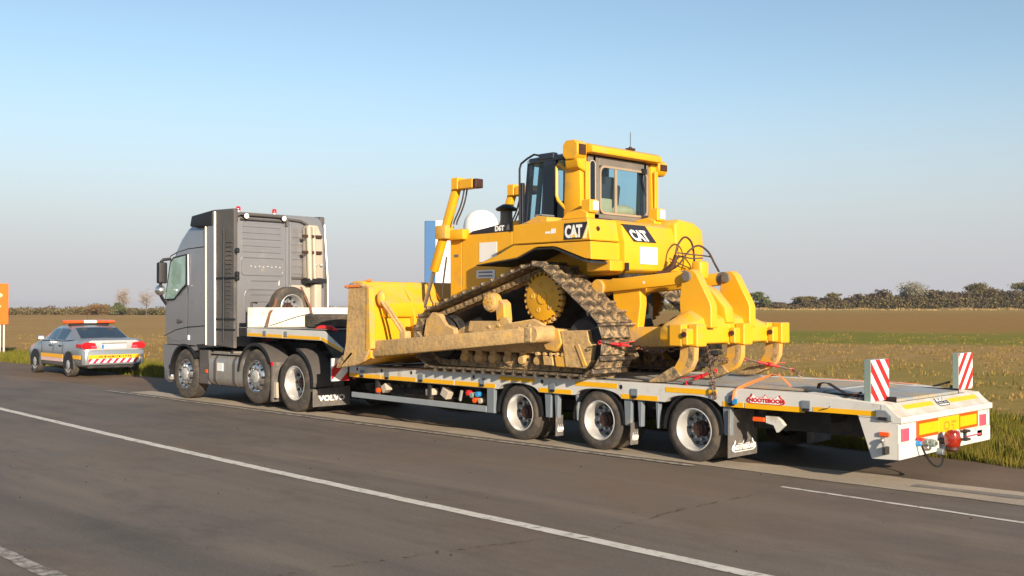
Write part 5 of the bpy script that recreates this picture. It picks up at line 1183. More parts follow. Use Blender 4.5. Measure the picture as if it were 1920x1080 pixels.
# upper back rail with a crease, stiffener ribs
b = MB(); b.prism([(-5.92, 2.268), (-5.735, 1.99), (-5.63, 1.93), (-5.63, 1.72), (-5.66, 1.70), (-5.69, 1.70), (-5.75, 1.99), (-5.94, 2.25)], BY0+.30, BY1-.30); obj('back_rail', b, 'yellow', bl, bev=.006)
for y in (.36, 1.0, 1.44, 2.05):
    b = MB(); b.prism([(-5.72, 1.08), (-5.60, 1.10), (-5.58, 1.66), (-5.66, 1.98), (-5.9, 2.24), (-5.92, 2.2)], y-.025, y+.025); obj('blade_rib', b, 'yellow', bl, bev=.006)
b = MB(); b.box(-6.30, -5.90, BY0-.02, BY0+.16, 2.17, 2.215); b.obox((-6.02, BY0+.14, 2.245), (.9, .3, .30), (-.3, .9, 0), (0, 0, 1), .30, .10, .04); obj('paint_chip', b, 'orange_strap', bl, bev=.01)
for x, y, z, r_ in ((-6.15, BY0+.05, 2.22, .05), (-6.0, BY0+.1, 2.24, .04), (-5.86, BY0+.02, 2.20, .045), (-6.22, BY0+.02, 2.18, .04)):
    b = MB(); b.ball((x, y, z), r_, (1.5, 1.2, .6), 8); obj('mud_lump', b, 'bluegrey' if r_ == .05 else 'mud', bl)
def push_arm(Y, s):
    ya, yb = Y(-.42, -.24)
    b = MB(); b.hexa([(-5.82,ya,1.075),(-2.36,ya,1.385),(-2.36,yb,1.385),(-5.82,yb,1.075),(-5.74,ya,1.335),(-2.34,ya,1.590),(-2.34,yb,1.590),(-5.74,yb,1.335)]); a = obj('push_arm', b, 'mud', DZ, bev=.025, seg=2)
    b = MB(); b.cyl((-2.27, ya+.01, 1.50), (-2.27, yb+.22*s if s == 1 else yb-.01, 1.50), .115, n=24) if s == 1 else b.cyl((-2.27, ya-.22, 1.50), (-2.27, yb-.01, 1.50), .115, n=24); obj('arm_trunnion', b, 'mud', a, bev=.01)
    b = MB(); b.box(-2.40, -2.26, ya-.005, yb+.005, 1.385, 1.60); obj('trunnion_cap', b, 'mud_steel', a, bev=.02)
    b = MB(); b.box(-5.84, -5.68, ya-.012, yb+.012, 1.06, 1.36); obj('arm_clevis', b, 'yellow_dusty', a, bev=.02)
    k = (ya+yb)/2
    for dy in (-.035, .035):
        b = MB(); b.cyl((-5.60, k+dy+.03*s, 1.98), (-4.98, k+dy, 1.43), .022, n=10); obj('brace_rod', b, 'mud', bl)
    b = MB(); b.box(-5.08, -4.92, k-.06, k+.06, 1.36, 1.50); obj('brace_lug', b, 'mud', a, bev=.015)
    b = MB(); b.ball((-5.62, k+.03*s, 2.0), .09, (1, .8, 1.4), 12); obj('brace_socket', b, 'yellow_dusty', bl)
    # lift cylinder with its trunnion and work lamp
    yc = .60 if s == 1 else mir(.60)
    A = Vector((-4.84, yc, 3.80)); D = Vector((-.42, 0, -1)).normalized()
    b = MB(); b.obox(A + D*.74, D, (0,1,0), D.cross(Vector((0,1,0))), 1.48, .115, .125); c = obj('lift_cylinder', b, 'yellow', DZ, bev=.025, seg=2)
    b = MB(); b.cyl(A + D*1.45, A + D*2.38, .033, n=14); obj('cylinder_rod', b, 'steel', c)
    P = A + D*.80
    b = MB(); b.box(P.x-.13, P.x+.12, yc-.10, yc+.10, P.z-.12, P.z+.10); obj('trunnion_yoke', b, 'yellow_dusty', c, bev=.025, seg=2)
    b = MB(); b.box(P.x, P.x+.42, min(yc, yc+.16*s), max(yc, yc+.16*s), P.z-.14, P.z+.03); obj('yoke_bracket', b, 'yellow', c, bev=.03, seg=2)
    b = MB(); b.box(A.x-.07, A.x+.09, yc-.09, yc+.09, A.z-.10, A.z+.09); obj('cylinder_head', b, 'yellow', c, bev=.015)
    b = MB(); b.box(A.x+.11, A.x+.42, yc-.085, yc+.085, A.z-.10, A.z+.05); l = obj('work_lamp', b, 'yellow', c, bev=.012)
    b = MB(); b.box(A.x+.421, A.x+.50, yc-.08, yc+.08, A.z-.10, A.z+.04); obj('lamp_lens', b, 'hub', l, bev=.01)
    for q in (-.03, .03):
        b = MB(); b.tube(bez(A + Vector((.18, q, -.10)), A + Vector((.12, q, -.45)), A + Vector((-.08, q, -.55)), (P.x+.25, yc+q, P.z+.10), 10), .013, 6); obj('hydraulic_hose', b, 'hose', c)
    b = MB(); b.tube(bez((P.x+.08, yc-.03*s, P.z-.4), (P.x+.02, yc-.03*s, P.z-.7), (-5.25, yc, 2.0), (-5.3, yc+.05*s, 1.6), 10), .015, 6); obj('hydraulic_hose', b, 'hose', c)
both(push_arm)
# ---- ripper
b = MB()
b.loft([[(-.46, y, zb), (-.45, y, zt), (-.34, y, zt+.02), (-.15, y, 1.62+(zt-1.62)*.55), (-.12, y, 1.60), (-.12, y, zb+.0), (-.20, y, zb-.01)] for y, zb, zt in ((-.02, 1.47, 1.60), (.05, 1.42, 1.645), (.46, 1.41, 1.80), (1.56, 1.41, 1.80), (1.95, 1.41, 1.66), (2.39, 1.42, 1.63), (2.46, 1.47, 1.60))])
rp = obj('ripper_beam', b, 'yellow', DZ, bev=.012)
for yc in (.15, 1.18, 2.10):
    b = MB(); b.box(-.30, -.115, yc-.19, yc-.055, 1.385, 1.655); b.box(-.30, -.115, yc+.055, yc+.15, 1.385, 1.655); b.box(-.118, .02, yc-.055, yc+.15, 1.380, 1.655); b.box(-.115, -.03, yc-.19, yc-.056, 1.40, 1.60); obj('shank_pocket', b, 'yellow', rp, bev=.012)
    b = MB(); b.cyl((-.07, yc-.215, 1.53), (-.07, yc-.185, 1.53), .035, n=6); obj('pocket_pin', b, 'hub', rp)
    b = MB(); b.prism([(-.24, 1.40), (-.02, 1.40), (-.03, 1.22), (-.09, 1.10), (-.22, 1.02), (-.38, .985), (-.48, 1.01), (-.34, 1.12), (-.26, 1.24)], yc-.04, yc+.045); sk = obj('ripper_shank', b, 'yellow_dusty', rp, bev=.008)
    b = MB(); b.prism([(-.115, 1.398), (-.05, 1.398), (-.06, 1.22), (-.12, 1.12), (-.16, 1.15), (-.12, 1.24)], yc-.042, yc-.0395); obj('shank_groove', b, 'mud_steel', sk)
    b = MB(); b.prism([(-.34, 1.13), (-.22, 1.02), (-.42, .935), (-.70, .920), (-.72, .935), (-.58, 1.0), (-.48, 1.06)], yc-.055, yc+.06); obj('ripper_tip', b, 'mud_steel', sk, bev=.006)
for y0 in (.48, 1.36):
    b = MB(); b.prism([(-.48, 2.24), (-.44, 2.32), (-.33, 2.34), (-.26, 2.28), (-.06, 1.92), (-.04, 1.86), (-.04, 1.60), (-.50, 1.62), (-.52, 1.95)], y0, y0+.14); mt = obj('ripper_mast', b, 'yellow', rp, bev=.010)
    b = MB(); b.cyl((-.40, y0-.03, 2.25), (-.40, y0+.17, 2.25), .065, n=18); obj('mast_pin', b, 'cab_grey', mt, bev=.006)
b = MB(); b.prism([(-.58, 2.12), (-.50, 2.16), (-.34, 2.08), (-.14, 1.86), (-.10, 1.66), (-.34, 1.66), (-.36, 1.80), (-.52, 1.98)], .92, 1.12); obj('ripper_web', b, 'yellow', rp, bev=.02, seg=2)
b = MB(); b.box(-.60, -.44, .84, 1.04, 2.22, 2.46); obj('tilt_block', b, 'yellow', rp, bev=.04, seg=3)
def ripper_arm(Y, s):
    ya, yb = (.52, .64) if s == 1 else (1.37, 1.49); ym = (ya+yb)/2
    b = MB(); b.beam((-1.83, ym-.04*s, 2.14), (-.42, ym, 2.245), .12, .165); l = obj('ripper_upper_link', b, 'yellow', DZ, bev=.015, seg=2)
    b = MB(); b.cyl((-1.86, ym-.13, 2.13), (-1.86, ym+.11, 2.13), .11, n=20); obj('link_pin', b, 'yellow_dusty', l, bev=.008)
    b = MB(); b.cyl((-.47, ym-.062, 2.24), (-.47, ym+.062, 2.24), .09, n=20); obj('link_end', b, 'cab_grey', l)
    b = MB(); b.cyl((-1.1, ym-.08, 2.185), (-1.1, ym-.058, 2.185), .02, n=8); obj('grease_point', b, 'white', l)
    ya, yb = Y(.44, .62)
    b = MB(); b.prism([(-1.58, 1.36), (-1.58, 1.58), (-1.20, 1.60), (-.52, 1.62), (-.40, 1.42), (-.62, 1.36), (-1.3, 1.33)], ya, yb); obj('ripper_lower_arm', b, 'yellow_dusty', DZ, bev=.02, seg=2)
both(ripper_arm)
for k, pts in enumerate(([(-1.47, 1.40, 2.36), (-1.30, 1.42, 2.50), (-1.25, 1.46, 2.72), (-1.25, 1.62, 2.84), (-1.25, 1.78, 2.78), (-1.25, 1.84, 2.62), (-1.2, 1.78, 2.50)],
    [(-1.47, 1.44, 2.34), (-1.25, 1.46, 2.44), (-1.15, 1.58, 2.64), (-1.1, 1.74, 2.72), (-1.05, 1.90, 2.64), (-1.0, 1.98, 2.48), (-.9, 1.94, 2.36)],
    [(-1.30, 1.52, 2.62), (-1.2, 1.66, 2.60), (-1.1, 1.82, 2.585), (-1.05, 1.96, 2.57)], [(-1.28, 1.52, 2.58), (-1.2, 1.70, 2.545), (-1.1, 1.84, 2.55)])):
    P = [Vector(p) for p in pts]; Q = []
    for i in range(len(P)-1):
        a = P[max(i-1, 0)]; d = P[min(i+2, len(P)-1)]
        for q in range(5):
            t = q/5; Q.append(.5*((2*P[i]) + (P[i+1]-a)*t + (2*a - 5*P[i] + 4*P[i+1] - d)*t*t + (3*P[i] - a - 3*P[i+1] + d)*t**3))
    Q.append(P[-1]); b = MB(); b.tube(Q, .015 if k < 2 else .011, 7); obj('ripper_hose', b, 'hose', DZ)
b = MB(); b.tube([(-1.49, 1.30, 2.33), (-1.38, 1.36, 2.34), (-1.30, 1.40, 2.42), (-1.26, 1.44, 2.58)], .034, 8); obj('hose_bundle', b, 'hub', DZ)
# ================================================================ the tractor unit
TK = thing('tractor_truck', (-10.8, 1.22, 0), 'grey high-roof truck cab coupled to the low-loader, spare wheel behind it', 'truck')
KY = 1.22
def km(y): return 2*KY - y
def kboth(f):
    for s in (1, -1): f(lambda a, b: (a, b) if s == 1 else (km(b), km(a)), s)
X0 = -13.42
# cab shell: one section per height, rounded in plan
def cab_sec(z, xf, xb, y0, rf=.28, rb=.06):
    y1 = km(y0); p = []
    for cx, cy, r, a0 in ((xb-rb, y1-rb, rb, 0), (xf+rf, y1-rf, rf, 90), (xf+rf, y0+rf, rf, 180), (xb-rb, y0+rb, rb, 270)):
        for k in range(6): p.append((cx + r*math.cos(R(a0+18*k)), cy + r*math.sin(R(a0+18*k)), z))
    return p
b = MB()
XB = -10.98
secs = [(1.10, -13.40, .0, .22), (1.25, -13.42, .0, .24), (1.9, -13.42, .0, .26), (2.1, -13.40, .0, .28), (2.5, -13.30, .01, .28), (2.9, -13.18, .02, .28), (3.05, -13.10, .03, .28), (3.25, -12.93, .05, .26), (3.45, -12.68, .07, .25), (3.60, -12.40, .10, .24), (3.69, -12.15, .14, .22), (3.735, -11.85, .20, .2), (3.75, -11.5, .30, .15)]
b.loft([cab_sec(z, xf, XB, y, r) for z, xf, y, r in secs])
cab_t = obj('cab', b, 'truck', TK, ang=40)
# lower nose around the wheel arch, bumper
def nose(Y, s):
    b = MB(); b.prism([(-13.40, .62), (-13.40, 1.098), (-10.99, 1.098), (-11.95, 1.06), (-12.0, 1.0)] + arc(-12.50, .52, .60, 50, 178, 12) + [(-13.12, .52), (-13.30, .50)], *Y(.004, .50)); p = obj('wheel_arch_panel', b, 'truck', TK, bev=.01)
    b = MB(); o_ = arc(-12.50, .52, .602, 35, 185, 14); i_ = arc(-12.50, .52, .56, 185, 35, 14); b.prism(o_ + i_, *Y(-.012, .42)); obj('arch_lining', b, 'black', TK)
    b = MB(); b.prism([(-13.41, .36), (-13.41, .618), (-13.12, .60), (-13.06, .40), (-13.2, .30)], *Y(.02, .5)); obj('front_bumper', b, 'truck', TK, bev=.03, seg=2)
    b = MB(); b.box(-13.18, -13.06, *Y(-.01, .20), .36, .42); obj('step', b, 'tank', TK, bev=.01)
    b = MB(); b.box(-13.16, -13.08, *Y(-.005, .1), .58, .67); obj('step_grip', b, 'spoiler', TK, bev=.01)
    # sill panel under the cab behind the wheel
    b = MB(); b.prism([(-11.92, 1.05), (-11.05, 1.09), (-11.05, 1.16), (-12.0, 1.12)], *Y(-.004, .3)); obj('sill_trim', b, 'black', TK)
    # door, its window, seams, handle, crease and trims
    e0, e1 = Y(-.008, .03)
    b = MB(); b.prism([(-13.30, 1.29), (-13.32, 1.92), (-13.26, 2.06), (-12.37, 2.14), (-12.36, 1.30), (-12.6, 1.16), (-13.0, 1.18)], e0, e1); dr = obj('door', b, 'truck', TK, bev=.008)
    g0, g1 = Y(.0, .06)
    wy = .0
    b = MB(); n_ = -1 if s == 1 else 1; yo = (lambda y: y) if s == 1 else km
    W = [(-13.29, 2.04, -.006), (-13.10, 2.80, .012), (-12.98, 2.88, .014), (-12.46, 2.93, .016), (-12.43, 2.34, .0), (-12.62, 2.24, -.004), (-12.90, 2.05, -.008)]
    b.face([(x, yo(y-.012), z) for x, z, y in W]); b.loft([[(x, yo(y-.012), z) for x, z, y in W], [(x, yo(y+.05), z) for x, z, y in W]], cap=False); obj('door_window', b, 'glass_truck', dr)
    fr = [(-13.30, 2.02, -.006), (-13.12, 2.82, .012), (-12.98, 2.91, .014), (-12.42, 2.955, .016), (-12.40, 2.30, .0), (-12.61, 2.20, -.004), (-12.91, 2.01, -.008)]
    b = MB()
    for i in range(len(W)):
        j = (i+1) % len(W); a, c, d, e = W[i], W[j], fr[j], fr[i]
        b.hexa([(q[0], yo(q[2]-.020), q[1]) for q in (a, c, d, e)] + [(q[0], yo(q[2]+.02), q[1]) for q in (a, c, d, e)])
    obj('window_frame', b, 'spoiler', dr)
    b = MB(); b.box(-12.72, -12.52, *Y(-.035, -.012), 1.56, 1.60); b.box(-12.80, -12.66, *Y(-.020, -.010), 1.53, 1.62); obj('door_handle', b, 'truck_dark', dr, bev=.008)
    b = MB(); b.tube([(-13.36, yo(-.006), 1.26), (-12.85, yo(-.012), 1.40), (-12.38, yo(-.012), 1.46), (-11.62, yo(-.004), 1.50)], .009, 6); obj('body_seam', b, 'spoiler', cab_t)
    b = MB(); b.tube([(-13.16, yo(.02), 2.93), (-12.92, yo(.035), 3.00), (-12.4, yo(.035), 3.06), (-11.5, yo(.035), 3.08), (-11.3, yo(.035), 3.08)], .012, 6); obj('roof_seam', b, 'spoiler', cab_t)
    b = MB(); b.tube([(-12.35, yo(-.004), 2.94), (-12.34, yo(-.004), 2.32)], .012, 6); obj('pillar_strip', b, 'silver_trim', cab_t)
    for z0, z1, x in ((2.28, 2.30, -12.36),):
        b = MB(); b.tube([(x, yo(-.003), 1.3), (x, yo(-.003), 2.28)], .006, 5); obj('body_seam', b, 'spoiler', cab_t)
    b = MB(); b.ball((-12.20, yo(-.002), 2.30), .025, (1, .4, .6), 8); obj('lock_cap', b, 'silver_trim', cab_t)
    b = MB(); b.box(-12.33, -12.29, *Y(-.022, .01), 1.20, 1.30); obj('side_marker_lamp', b, 'white_lens', cab_t, bev=.006)
    # fairings behind the door and the side deflector
    b = MB(); b.prism([(-11.60, 1.10), (-11.60, 3.46), (-11.48, 3.50), (-11.28, 3.52), (-11.20, 1.10)], *Y(-.010, .06)); sf = obj('side_fairing', b, 'truck', TK, bev=.006)
    for x, z1, w in ((-11.585, 3.47, .015), (-11.225, 3.74, .026)):
        b = MB(); b.tube([(x, yo(-.018), 1.12), (x-.015, yo(-.020), 2.2), (x-.035, yo(-.018), z1)], w, 6); obj('trim_strip', b, 'silver_trim', sf)
    xe = -10.52 if s == 1 else -10.93
    b = MB(); b.hexa([(-11.19,Y(-.02,.05)[0],1.12),(xe,Y(-.02,.05)[0],1.08),(xe,Y(-.02,.05)[1],1.08),(-11.19,Y(-.02,.05)[1],1.12),(-11.22,Y(-.0,.07)[0],3.75),(xe-.08,Y(.02,.09)[0],3.60 if s < 0 else 3.73),(xe-.08,Y(.02,.09)[1],3.60 if s < 0 else 3.73),(-11.22,Y(-.0,.07)[1],3.75)]); df = obj('side_deflector', b, 'truck_dark', TK, bev=.01)
    if s < 0: b = MB(); b.tube([(xe, yo(.0), 1.15), (xe-.02, yo(.01), 2.5), (xe-.08, yo(.05), 3.6)], .016, 6); obj('trim_strip', b, 'silver_trim', df)
    b = MB(); b.tube([(-10.90 if s == 1 else -11.05, yo(-.025), 1.2), (-10.92 if s == 1 else -11.05, yo(-.012), 3.2), (-10.94 if s == 1 else -11.06, yo(-.004), 3.4)], .018, 6); obj('deflector_groove', b, 'spoiler', df)
    for z in [1.5 + .085*k for k in range(20 if s == 1 else 0)]:
        b = MB(); b.box(-10.86, -10.64, *Y(-.023 + .016*(z-1.1)/2.6, .02), z, z+.02); obj('deflector_slat', b, 'truck_dark', df, bev=.004)
    for z in (2.42, 1.62, 1.42) if s == 1 else ():
        b = MB(); b.box(-11.19, -10.50, *Y(-.030, -.0), z, z+.03); obj('deflector_strap', b, 'black', df)
    for z in (2.95, 2.50, 2.42) if s == 1 else ():
        b = MB(); b.box(-10.56, -10.44, *Y(.0, .06), z-.05, z+.05); obj('deflector_bracket', b, 'black', df, bev=.02)
    b = MB(); b.hexa([(-12.26,yo(-.03),3.50),(-11.36,yo(-.04),3.47),(-11.36,yo(.16),3.47),(-12.26,yo(.2),3.50),(-12.24,yo(.0),3.72),(-11.36,yo(-.02),3.785),(-11.36,yo(.2),3.785),(-12.24,yo(.22),3.72)]); obj('roof_spoiler_fin', b, 'spoiler', TK, bev=.03, seg=2)
    b = MB(); xt = -10.62 if s == 1 else -11.04; b.hexa([(-11.35,yo(-.0),3.47),(xt,yo(.02),3.50),(xt,yo(.12),3.50),(-11.35,yo(.16),3.47),(-11.35,yo(-.01),3.785),(xt,yo(.02),3.77),(xt,yo(.12),3.77),(-11.35,yo(.16),3.785)]); obj('deflector_top', b, 'truck_dark', TK, bev=.02)
    # mirrors
    b = MB(); b.loft([[(-13.20+dx, yo(-.13+dy), z) for dx, dy in ((-.10, .0), (-.02, -.13), (.10, -.13), (.12, .03), (.06, .08))] for z, k in ((2.36, 1), (2.40, 1.05), (2.75, 1.05), (2.80, .9))]); mr_ = obj('mirror', b, 'spoiler', TK, bev=.03, seg=2)
    b = MB(); b.ball((-13.22, yo(-.17), 2.22), .12, (1, .9, .95), 16); obj('wide_angle_mirror', b, 'chrome', mr_)
    for pth in ([(-13.16, yo(.04), 2.88), (-13.22, yo(-.10), 2.86), (-13.22, yo(-.16), 2.80)], [(-13.30, yo(.02), 1.92), (-13.26, yo(-.10), 2.05), (-13.22, yo(-.17), 2.15)], [(-13.22, yo(-.16), 2.30), (-13.22, yo(-.16), 2.40)]):
        b = MB(); b.tube(pth, .033, 8); obj('mirror_arm', b, 'spoiler', mr_)
kboth(nose)
# windscreen and grille (front, away from the camera)
b = MB(); b.loft([[(-13.415, .3, 2.0), (-13.415, 2.14, 2.0), (-13.19, 2.14, 2.88), (-13.19, .3, 2.88)], [(-13.38, .3, 2.0), (-13.38, 2.14, 2.0), (-13.16, 2.14, 2.88), (-13.16, .3, 2.88)]]); obj('windscreen', b, 'glass_dark', cab_t)
b = MB(); b.box(-13.435, -13.38, .35, 2.09, .75, 1.75); gr = obj('grille', b, 'black', TK, bev=.02)
for k in range(6):
    b = MB(); b.box(-13.45, -13.436, .40, 2.04, .85+.14*k, .90+.14*k); obj('grille_bar', b, 'silver_trim', gr)
b = MB(); b.box(-13.415, -13.20, .50, 1.94, .34, .74); obj('front_bumper', b, 'truck', TK, bev=.03)
# rear wall of the cab: pressed ribs, framed panel, corner ridges
XW = -10.978
def wallbox(name, y0, y1, z0, z1, d=.014, m='truck', bev=.006, par=None):
    b = MB(); b.box(XW-.01, XW+d, y0, y1, z0, z1); return obj(name, b, m, par or cab_t, bev=bev)
for z in (3.50, 3.38, 3.26, 3.12, 3.00): wallbox('wall_rib', .42, 1.30, z-.042, z+.042, .013)
for z in (3.35, 3.20, 3.05, 2.90, 2.75, 2.60): wallbox('wall_rib', 1.56, 1.86, z-.055, z+.055, .010)
def wring(y0, y1, z0, z1, r, w, d, m='truck'):
    b = MB(); ring(b, rr(y0, y1, z0, z1, r), rr(y0+w, y1-w, z0+w, z1-w, r*.7), XW-.005, XW+d); return obj('pressed_frame', b, m, cab_t)
wring(.40, 1.38, 2.50, 2.87, .07, .022, .020)
wring(.48, 1.36, 1.72, 2.24, .14, .025, .022)
for z in (2.12, 1.98, 1.84): wallbox('wall_rib', .60, 1.24, z-.012, z+.012, .012)
wallbox('wall_rib', .62, 1.26, 2.385, 2.41, .014); wallbox('wall_rib', 1.25, 1.28, 2.30, 2.41, .014, 'silver_trim')
for y0, y1, d in ((.22, .30, .05), (1.42, 1.47, .045), (1.51, 1.55, .04)): wallbox('wall_ridge', y0, y1, 1.30, 3.58, d, bev=.02)
for k in range(8):
    b = MB(); b.ball((XW+.004, .62+.095*k, 2.68 - .012*(k % 2)), .017, (.6, 1, 1), 8); obj('pressed_dot', b, 'silver_trim', cab_t)
wallbox('wall_panel', 1.50, 2.2, 1.42, 2.32, .03, 'snorkel', .02)
wallbox('wall_rib', 1.52, 1.95, 2.44, 2.49, .03, 'truck_dark')
# air intake stack on the far rear corner
b = MB(); b.prism([(1.80, 2.46), (1.80, 3.46), (1.84, 3.56), (2.06, 3.56), (2.18, 3.30), (2.20, 2.46)], XW+.02, XW+.22, 'yz'); sn_ = obj('air_intake', b, 'snorkel', TK, bev=.03, seg=2)
for y, r_ in ((1.84, .055), (1.96, .04)):
    b = MB(); b.cyl((XW+.25, y, 2.42), (XW+.24, y-.03, 3.52), r_, n=14); obj('intake_pipe', b, 'snorkel', sn_)
for z in (3.32, 2.99):
    b = MB(); b.box(XW+.22, XW+.28, 1.66, 2.12, z-.03, z+.03); obj('pipe_clamp', b, 'hub', sn_, bev=.006)
b = MB(); b.box(XW+.02, XW+.30, 1.78, 2.24, 2.36, 2.455); obj('intake_collar', b, 'spoiler', sn_, bev=.01)
b = MB(); b.box(XW+.03, XW+.22, 1.98, 2.16, 1.40, 2.35); obj('intake_duct', b, 'snorkel', sn_, bev=.03, seg=2)
for y in (1.98, 2.12):
    b = MB(); b.ball((XW+.25, y, 2.74), .04, n=10); obj('clamp_bolt', b, 'rim', sn_)
# roof bar with work lamps and red beacons
b = MB(); b.tube([(XW+.05, .26, 3.55), (XW+.05, .26, 3.66), (XW+.05, .34, 3.70), (XW+.05, 1.34, 3.70), (XW+.05, 1.42, 3.66), (XW+.05, 1.42, 3.52)], .032, 10); b.tube([(XW+.05, .36, 3.61), (XW+.05, 1.36, 3.61)], .022, 8); rb_ = obj('roof_bar', b, 'truck_dark', TK)
b = MB(); b.tube([(XW+.04, 1.44, 3.66), (XW+.04, 1.75, 3.64), (XW+.04, 1.9, 3.58), (XW+.04, 1.96, 3.50)], .026, 8); obj('bar_end', b, 'truck_dark', rb_)
for y in (.44, 1.30):
    b = MB(); b.lathe([(.001, .0), (.04, .0), (.056, .04), (.06, .07), (.055, .08), (.001, .085)], (XW+.05, y, 3.66), 'x', 16); l = obj('work_lamp', b, 'spoiler', TK)
    b = MB(); b.lathe([(.053, .082), (.04, .09), (.001, .095)], (XW+.05, y, 3.66), 'x', 16); obj('lamp_lens', b, 'white_lens', l)
for y in (.36, 1.18):
    b = MB(); b.cyl((XW-.05, y, 3.70), (XW-.05, y, 3.775), .045, n=16); b0 = obj('beacon_base', b, 'rim', TK)
    b = MB(); b.lathe([(.046, 0), (.048, .02), (.043, .065), (.03, .082), (.001, .085)], (XW-.05, y, 3.775), 'z', 18); obj('red_beacon', b, 'red_lens', b0)
# chassis, tank, battery box
b = MB()
for y in (.80, km(.80)): b.box(-13.0, -7.65, y-.045, y+.045, .78, 1.06)
for x in (-12.4, -11, -9.9, -9.2, -8.1): b.box(x-.06, x+.06, .84, km(.84), .82, 1.0)
b.box(-9.75, -8.75, .65, km(.65), 1.06, 1.20); b.box(-11.5, -10.1, .74, km(.74), .5, .9); b.box(-11.0, -10.1, .9, 1.6, 1.1, 1.6)
obj('chassis_frame', b, 'chassis', TK)
b = MB(); b.lathe([(.06, 1.20), (.52, 1.205), (.55, 1.23), (.55, 1.26), (.06, 1.27)], (-9.35, KY, 0), 'z', 30); obj('fifth_wheel', b, 'chassis', TK)
def tankside(Y, s):
    a, c = Y(.02, .62); h = (c-a)/2
    b = MB(); b.prism(rr(a, c, .33, .93, .16), -11.55, -10.22, 'yz'); tk_ = obj('fuel_tank', b, 'tank', TK, bev=.015)
    for x in (-11.33, -10.62):
        b = MB(); ring(b, rr(a-.012, c+.012, .318, .942, .17), rr(a-.001, c+.001, .331, .929, .16), x, x+.09); obj('tank_strap', b, 'truck_dark', tk_)
    yo = (lambda y: y) if s == 1 else km
    b = MB(); b.box(-11.20, -10.98, *Y(.008, .022), .62, .78); obj('tank_plate', b, 'white', tk_, bev=.003)
    b = MB(); b.cyl((-11.45, yo(.2), .92), (-11.45, yo(.2), .97), .05); obj('tank_cap', b, 'spoiler', tk_)
    b = MB(); b.box(-11.98, -11.58, *Y(.05, .6), .33, 1.02); bb = obj('battery_box', b, 'truck_dark', TK, bev=.02)
    b = MB(); b.box(-11.70, -11.62, *Y(.028, .05), .56, .63); obj('side_marker_lamp', b, 'orange_lens', bb, bev=.006)
    b = MB(); b.box(-11.55, -10.3, *Y(.06, .6), .945, .965); b.box(-11.5, -10.9, *Y(.1, .5), .965, 1.0); obj('catwalk', b, 'tank', TK, bev=.006)
    b = MB(); b.box(-10.20, -10.06, *Y(.04, .22), .34, .72); obj('fender_bracket', b, 'snorkel', TK, bev=.008)
    # fenders over the pusher and drive wheels
    for x, z, r_, a0, a1, m in ((-9.80, .60, .60, 25, 175, 'truck_dark'), (-8.52, .525, .62, -5, 80, 'truck_dark')):
        b = MB(); b.prism(arc(x, z, r_, a0, a1, 16) + arc(x, z, r_-.03, a1, a0, 16), *Y(-.0, .42)); f = obj('wheel_fender', b, m, TK, bev=.006)
        b = MB(); b.prism(arc(x, z, r_+.004, a0, a1, 16) + arc(x, z, r_-.05, a1, a0, 16), *Y(-.012, .0)); obj('fender_lip', b, 'black', f)
    b = MB(); b.box(-9.26, -9.19, *Y(.0, .42), .14, .86); obj('mud_flap', b, 'rubber_flap', TK, bev=.006)
    b = MB(); b.box(-9.23, -9.17, *Y(-.02, .0), .80, .87); obj('side_marker_lamp', b, 'red_lens', TK, bev=.006)
    b = MB(); b.prism([(-9.16, .22), (-9.16, .50), (-9.08, .50), (-9.06, .22)], *Y(.0, .05)); obj('flap_bracket', b, 'snorkel', TK)
    y0, y1 = Y(-.03, .76)
    b = MB(); b.hexa([(-7.88,y0,.135),(-7.865,y0,.135),(-7.865,y1,.135),(-7.88,y1,.135),(-7.88,y0,.44),(-7.865,y0,.44),(-7.865,y1,.47),(-7.88,y1,.47)]); fl = obj('mud_flap', b, 'rubber_flap', TK, bev=.004)
    b = MB(); b.box(-7.90, -7.86, *Y(.42, .62), .47, .9); obj('flap_hanger', b, 'rubber_flap', TK)
    if s == 1: text('lettering', 'VOLVO', (-7.862, .09, .235), (0,1,0), (0,0,1), .125, 'white_print', fl, .001, .006, xscale=1.32)
kboth(tankside)
b = MB(); b.tube([(-10.42, .3, 1.05), (-10.42, .3, 1.95), (-10.42, .42, 1.95)], .02, 7); obj('hose_mast', b, 'black', TK)
for k in range(4):
    b = MB(); b.tube(bez((-10.75, .45+.12*k, 1.60-.1*k), (-10.5, .4+.1*k, 1.1), (-10.35, .5+.12*k, 1.15), (-10.1, .55+.15*k, 1.42), 12), .022, 7); obj('air_hose', b, ('black', 'red', 'black', 'hub')[k], TK)
b = MB(); b.ball((-10.28, .32, 1.62), .10, (.8, .8, 1.3), 10); obj('hose_coupling', b, 'black', TK)
for y, r_ in ((.5, .10), (.72, .07), (.95, .09)):
    b = MB(); b.cyl((-10.55, y, 1.1), (-10.55, y, 1.1+r_*3), r_, n=12); obj('air_canister', b, ('chassis', 'rim', 'chassis')[int(y*10) % 3], TK, bev=.02)
# wheels
WF = make_wheel(TK, (-12.50, .17, .505), .505, .295, .31, 'convex')
inst(WF, TK, (-12.50, km(.17), .505), (0, 0, math.pi))
inst(WF, TK, (-9.80, .16, .575), (0, R(20), 0)); inst(WF, TK, (-9.80, km(.16), .575), (0, 0, math.pi))
WD = make_wheel(TK, (-8.52, .16, .515), .515, .298, .30, 'deep')
inst(WD, TK, (-8.52, km(.16), .515), (0, 0, math.pi))
inst(WD, TK, (-8.52, .52, .515), (0, 0, math.pi)); inst(WD, TK, (-8.52, km(.52), .515), (0, 0, 0))
for x, z in ((-12.50, .505), (-9.80, .575), (-8.52, .515)):
    b = MB(); b.cyl((x, .3, z), (x, km(.3), z), .08); b.ball((x, KY, z), .2, n=14); obj('axle', b, 'chassis', TK)
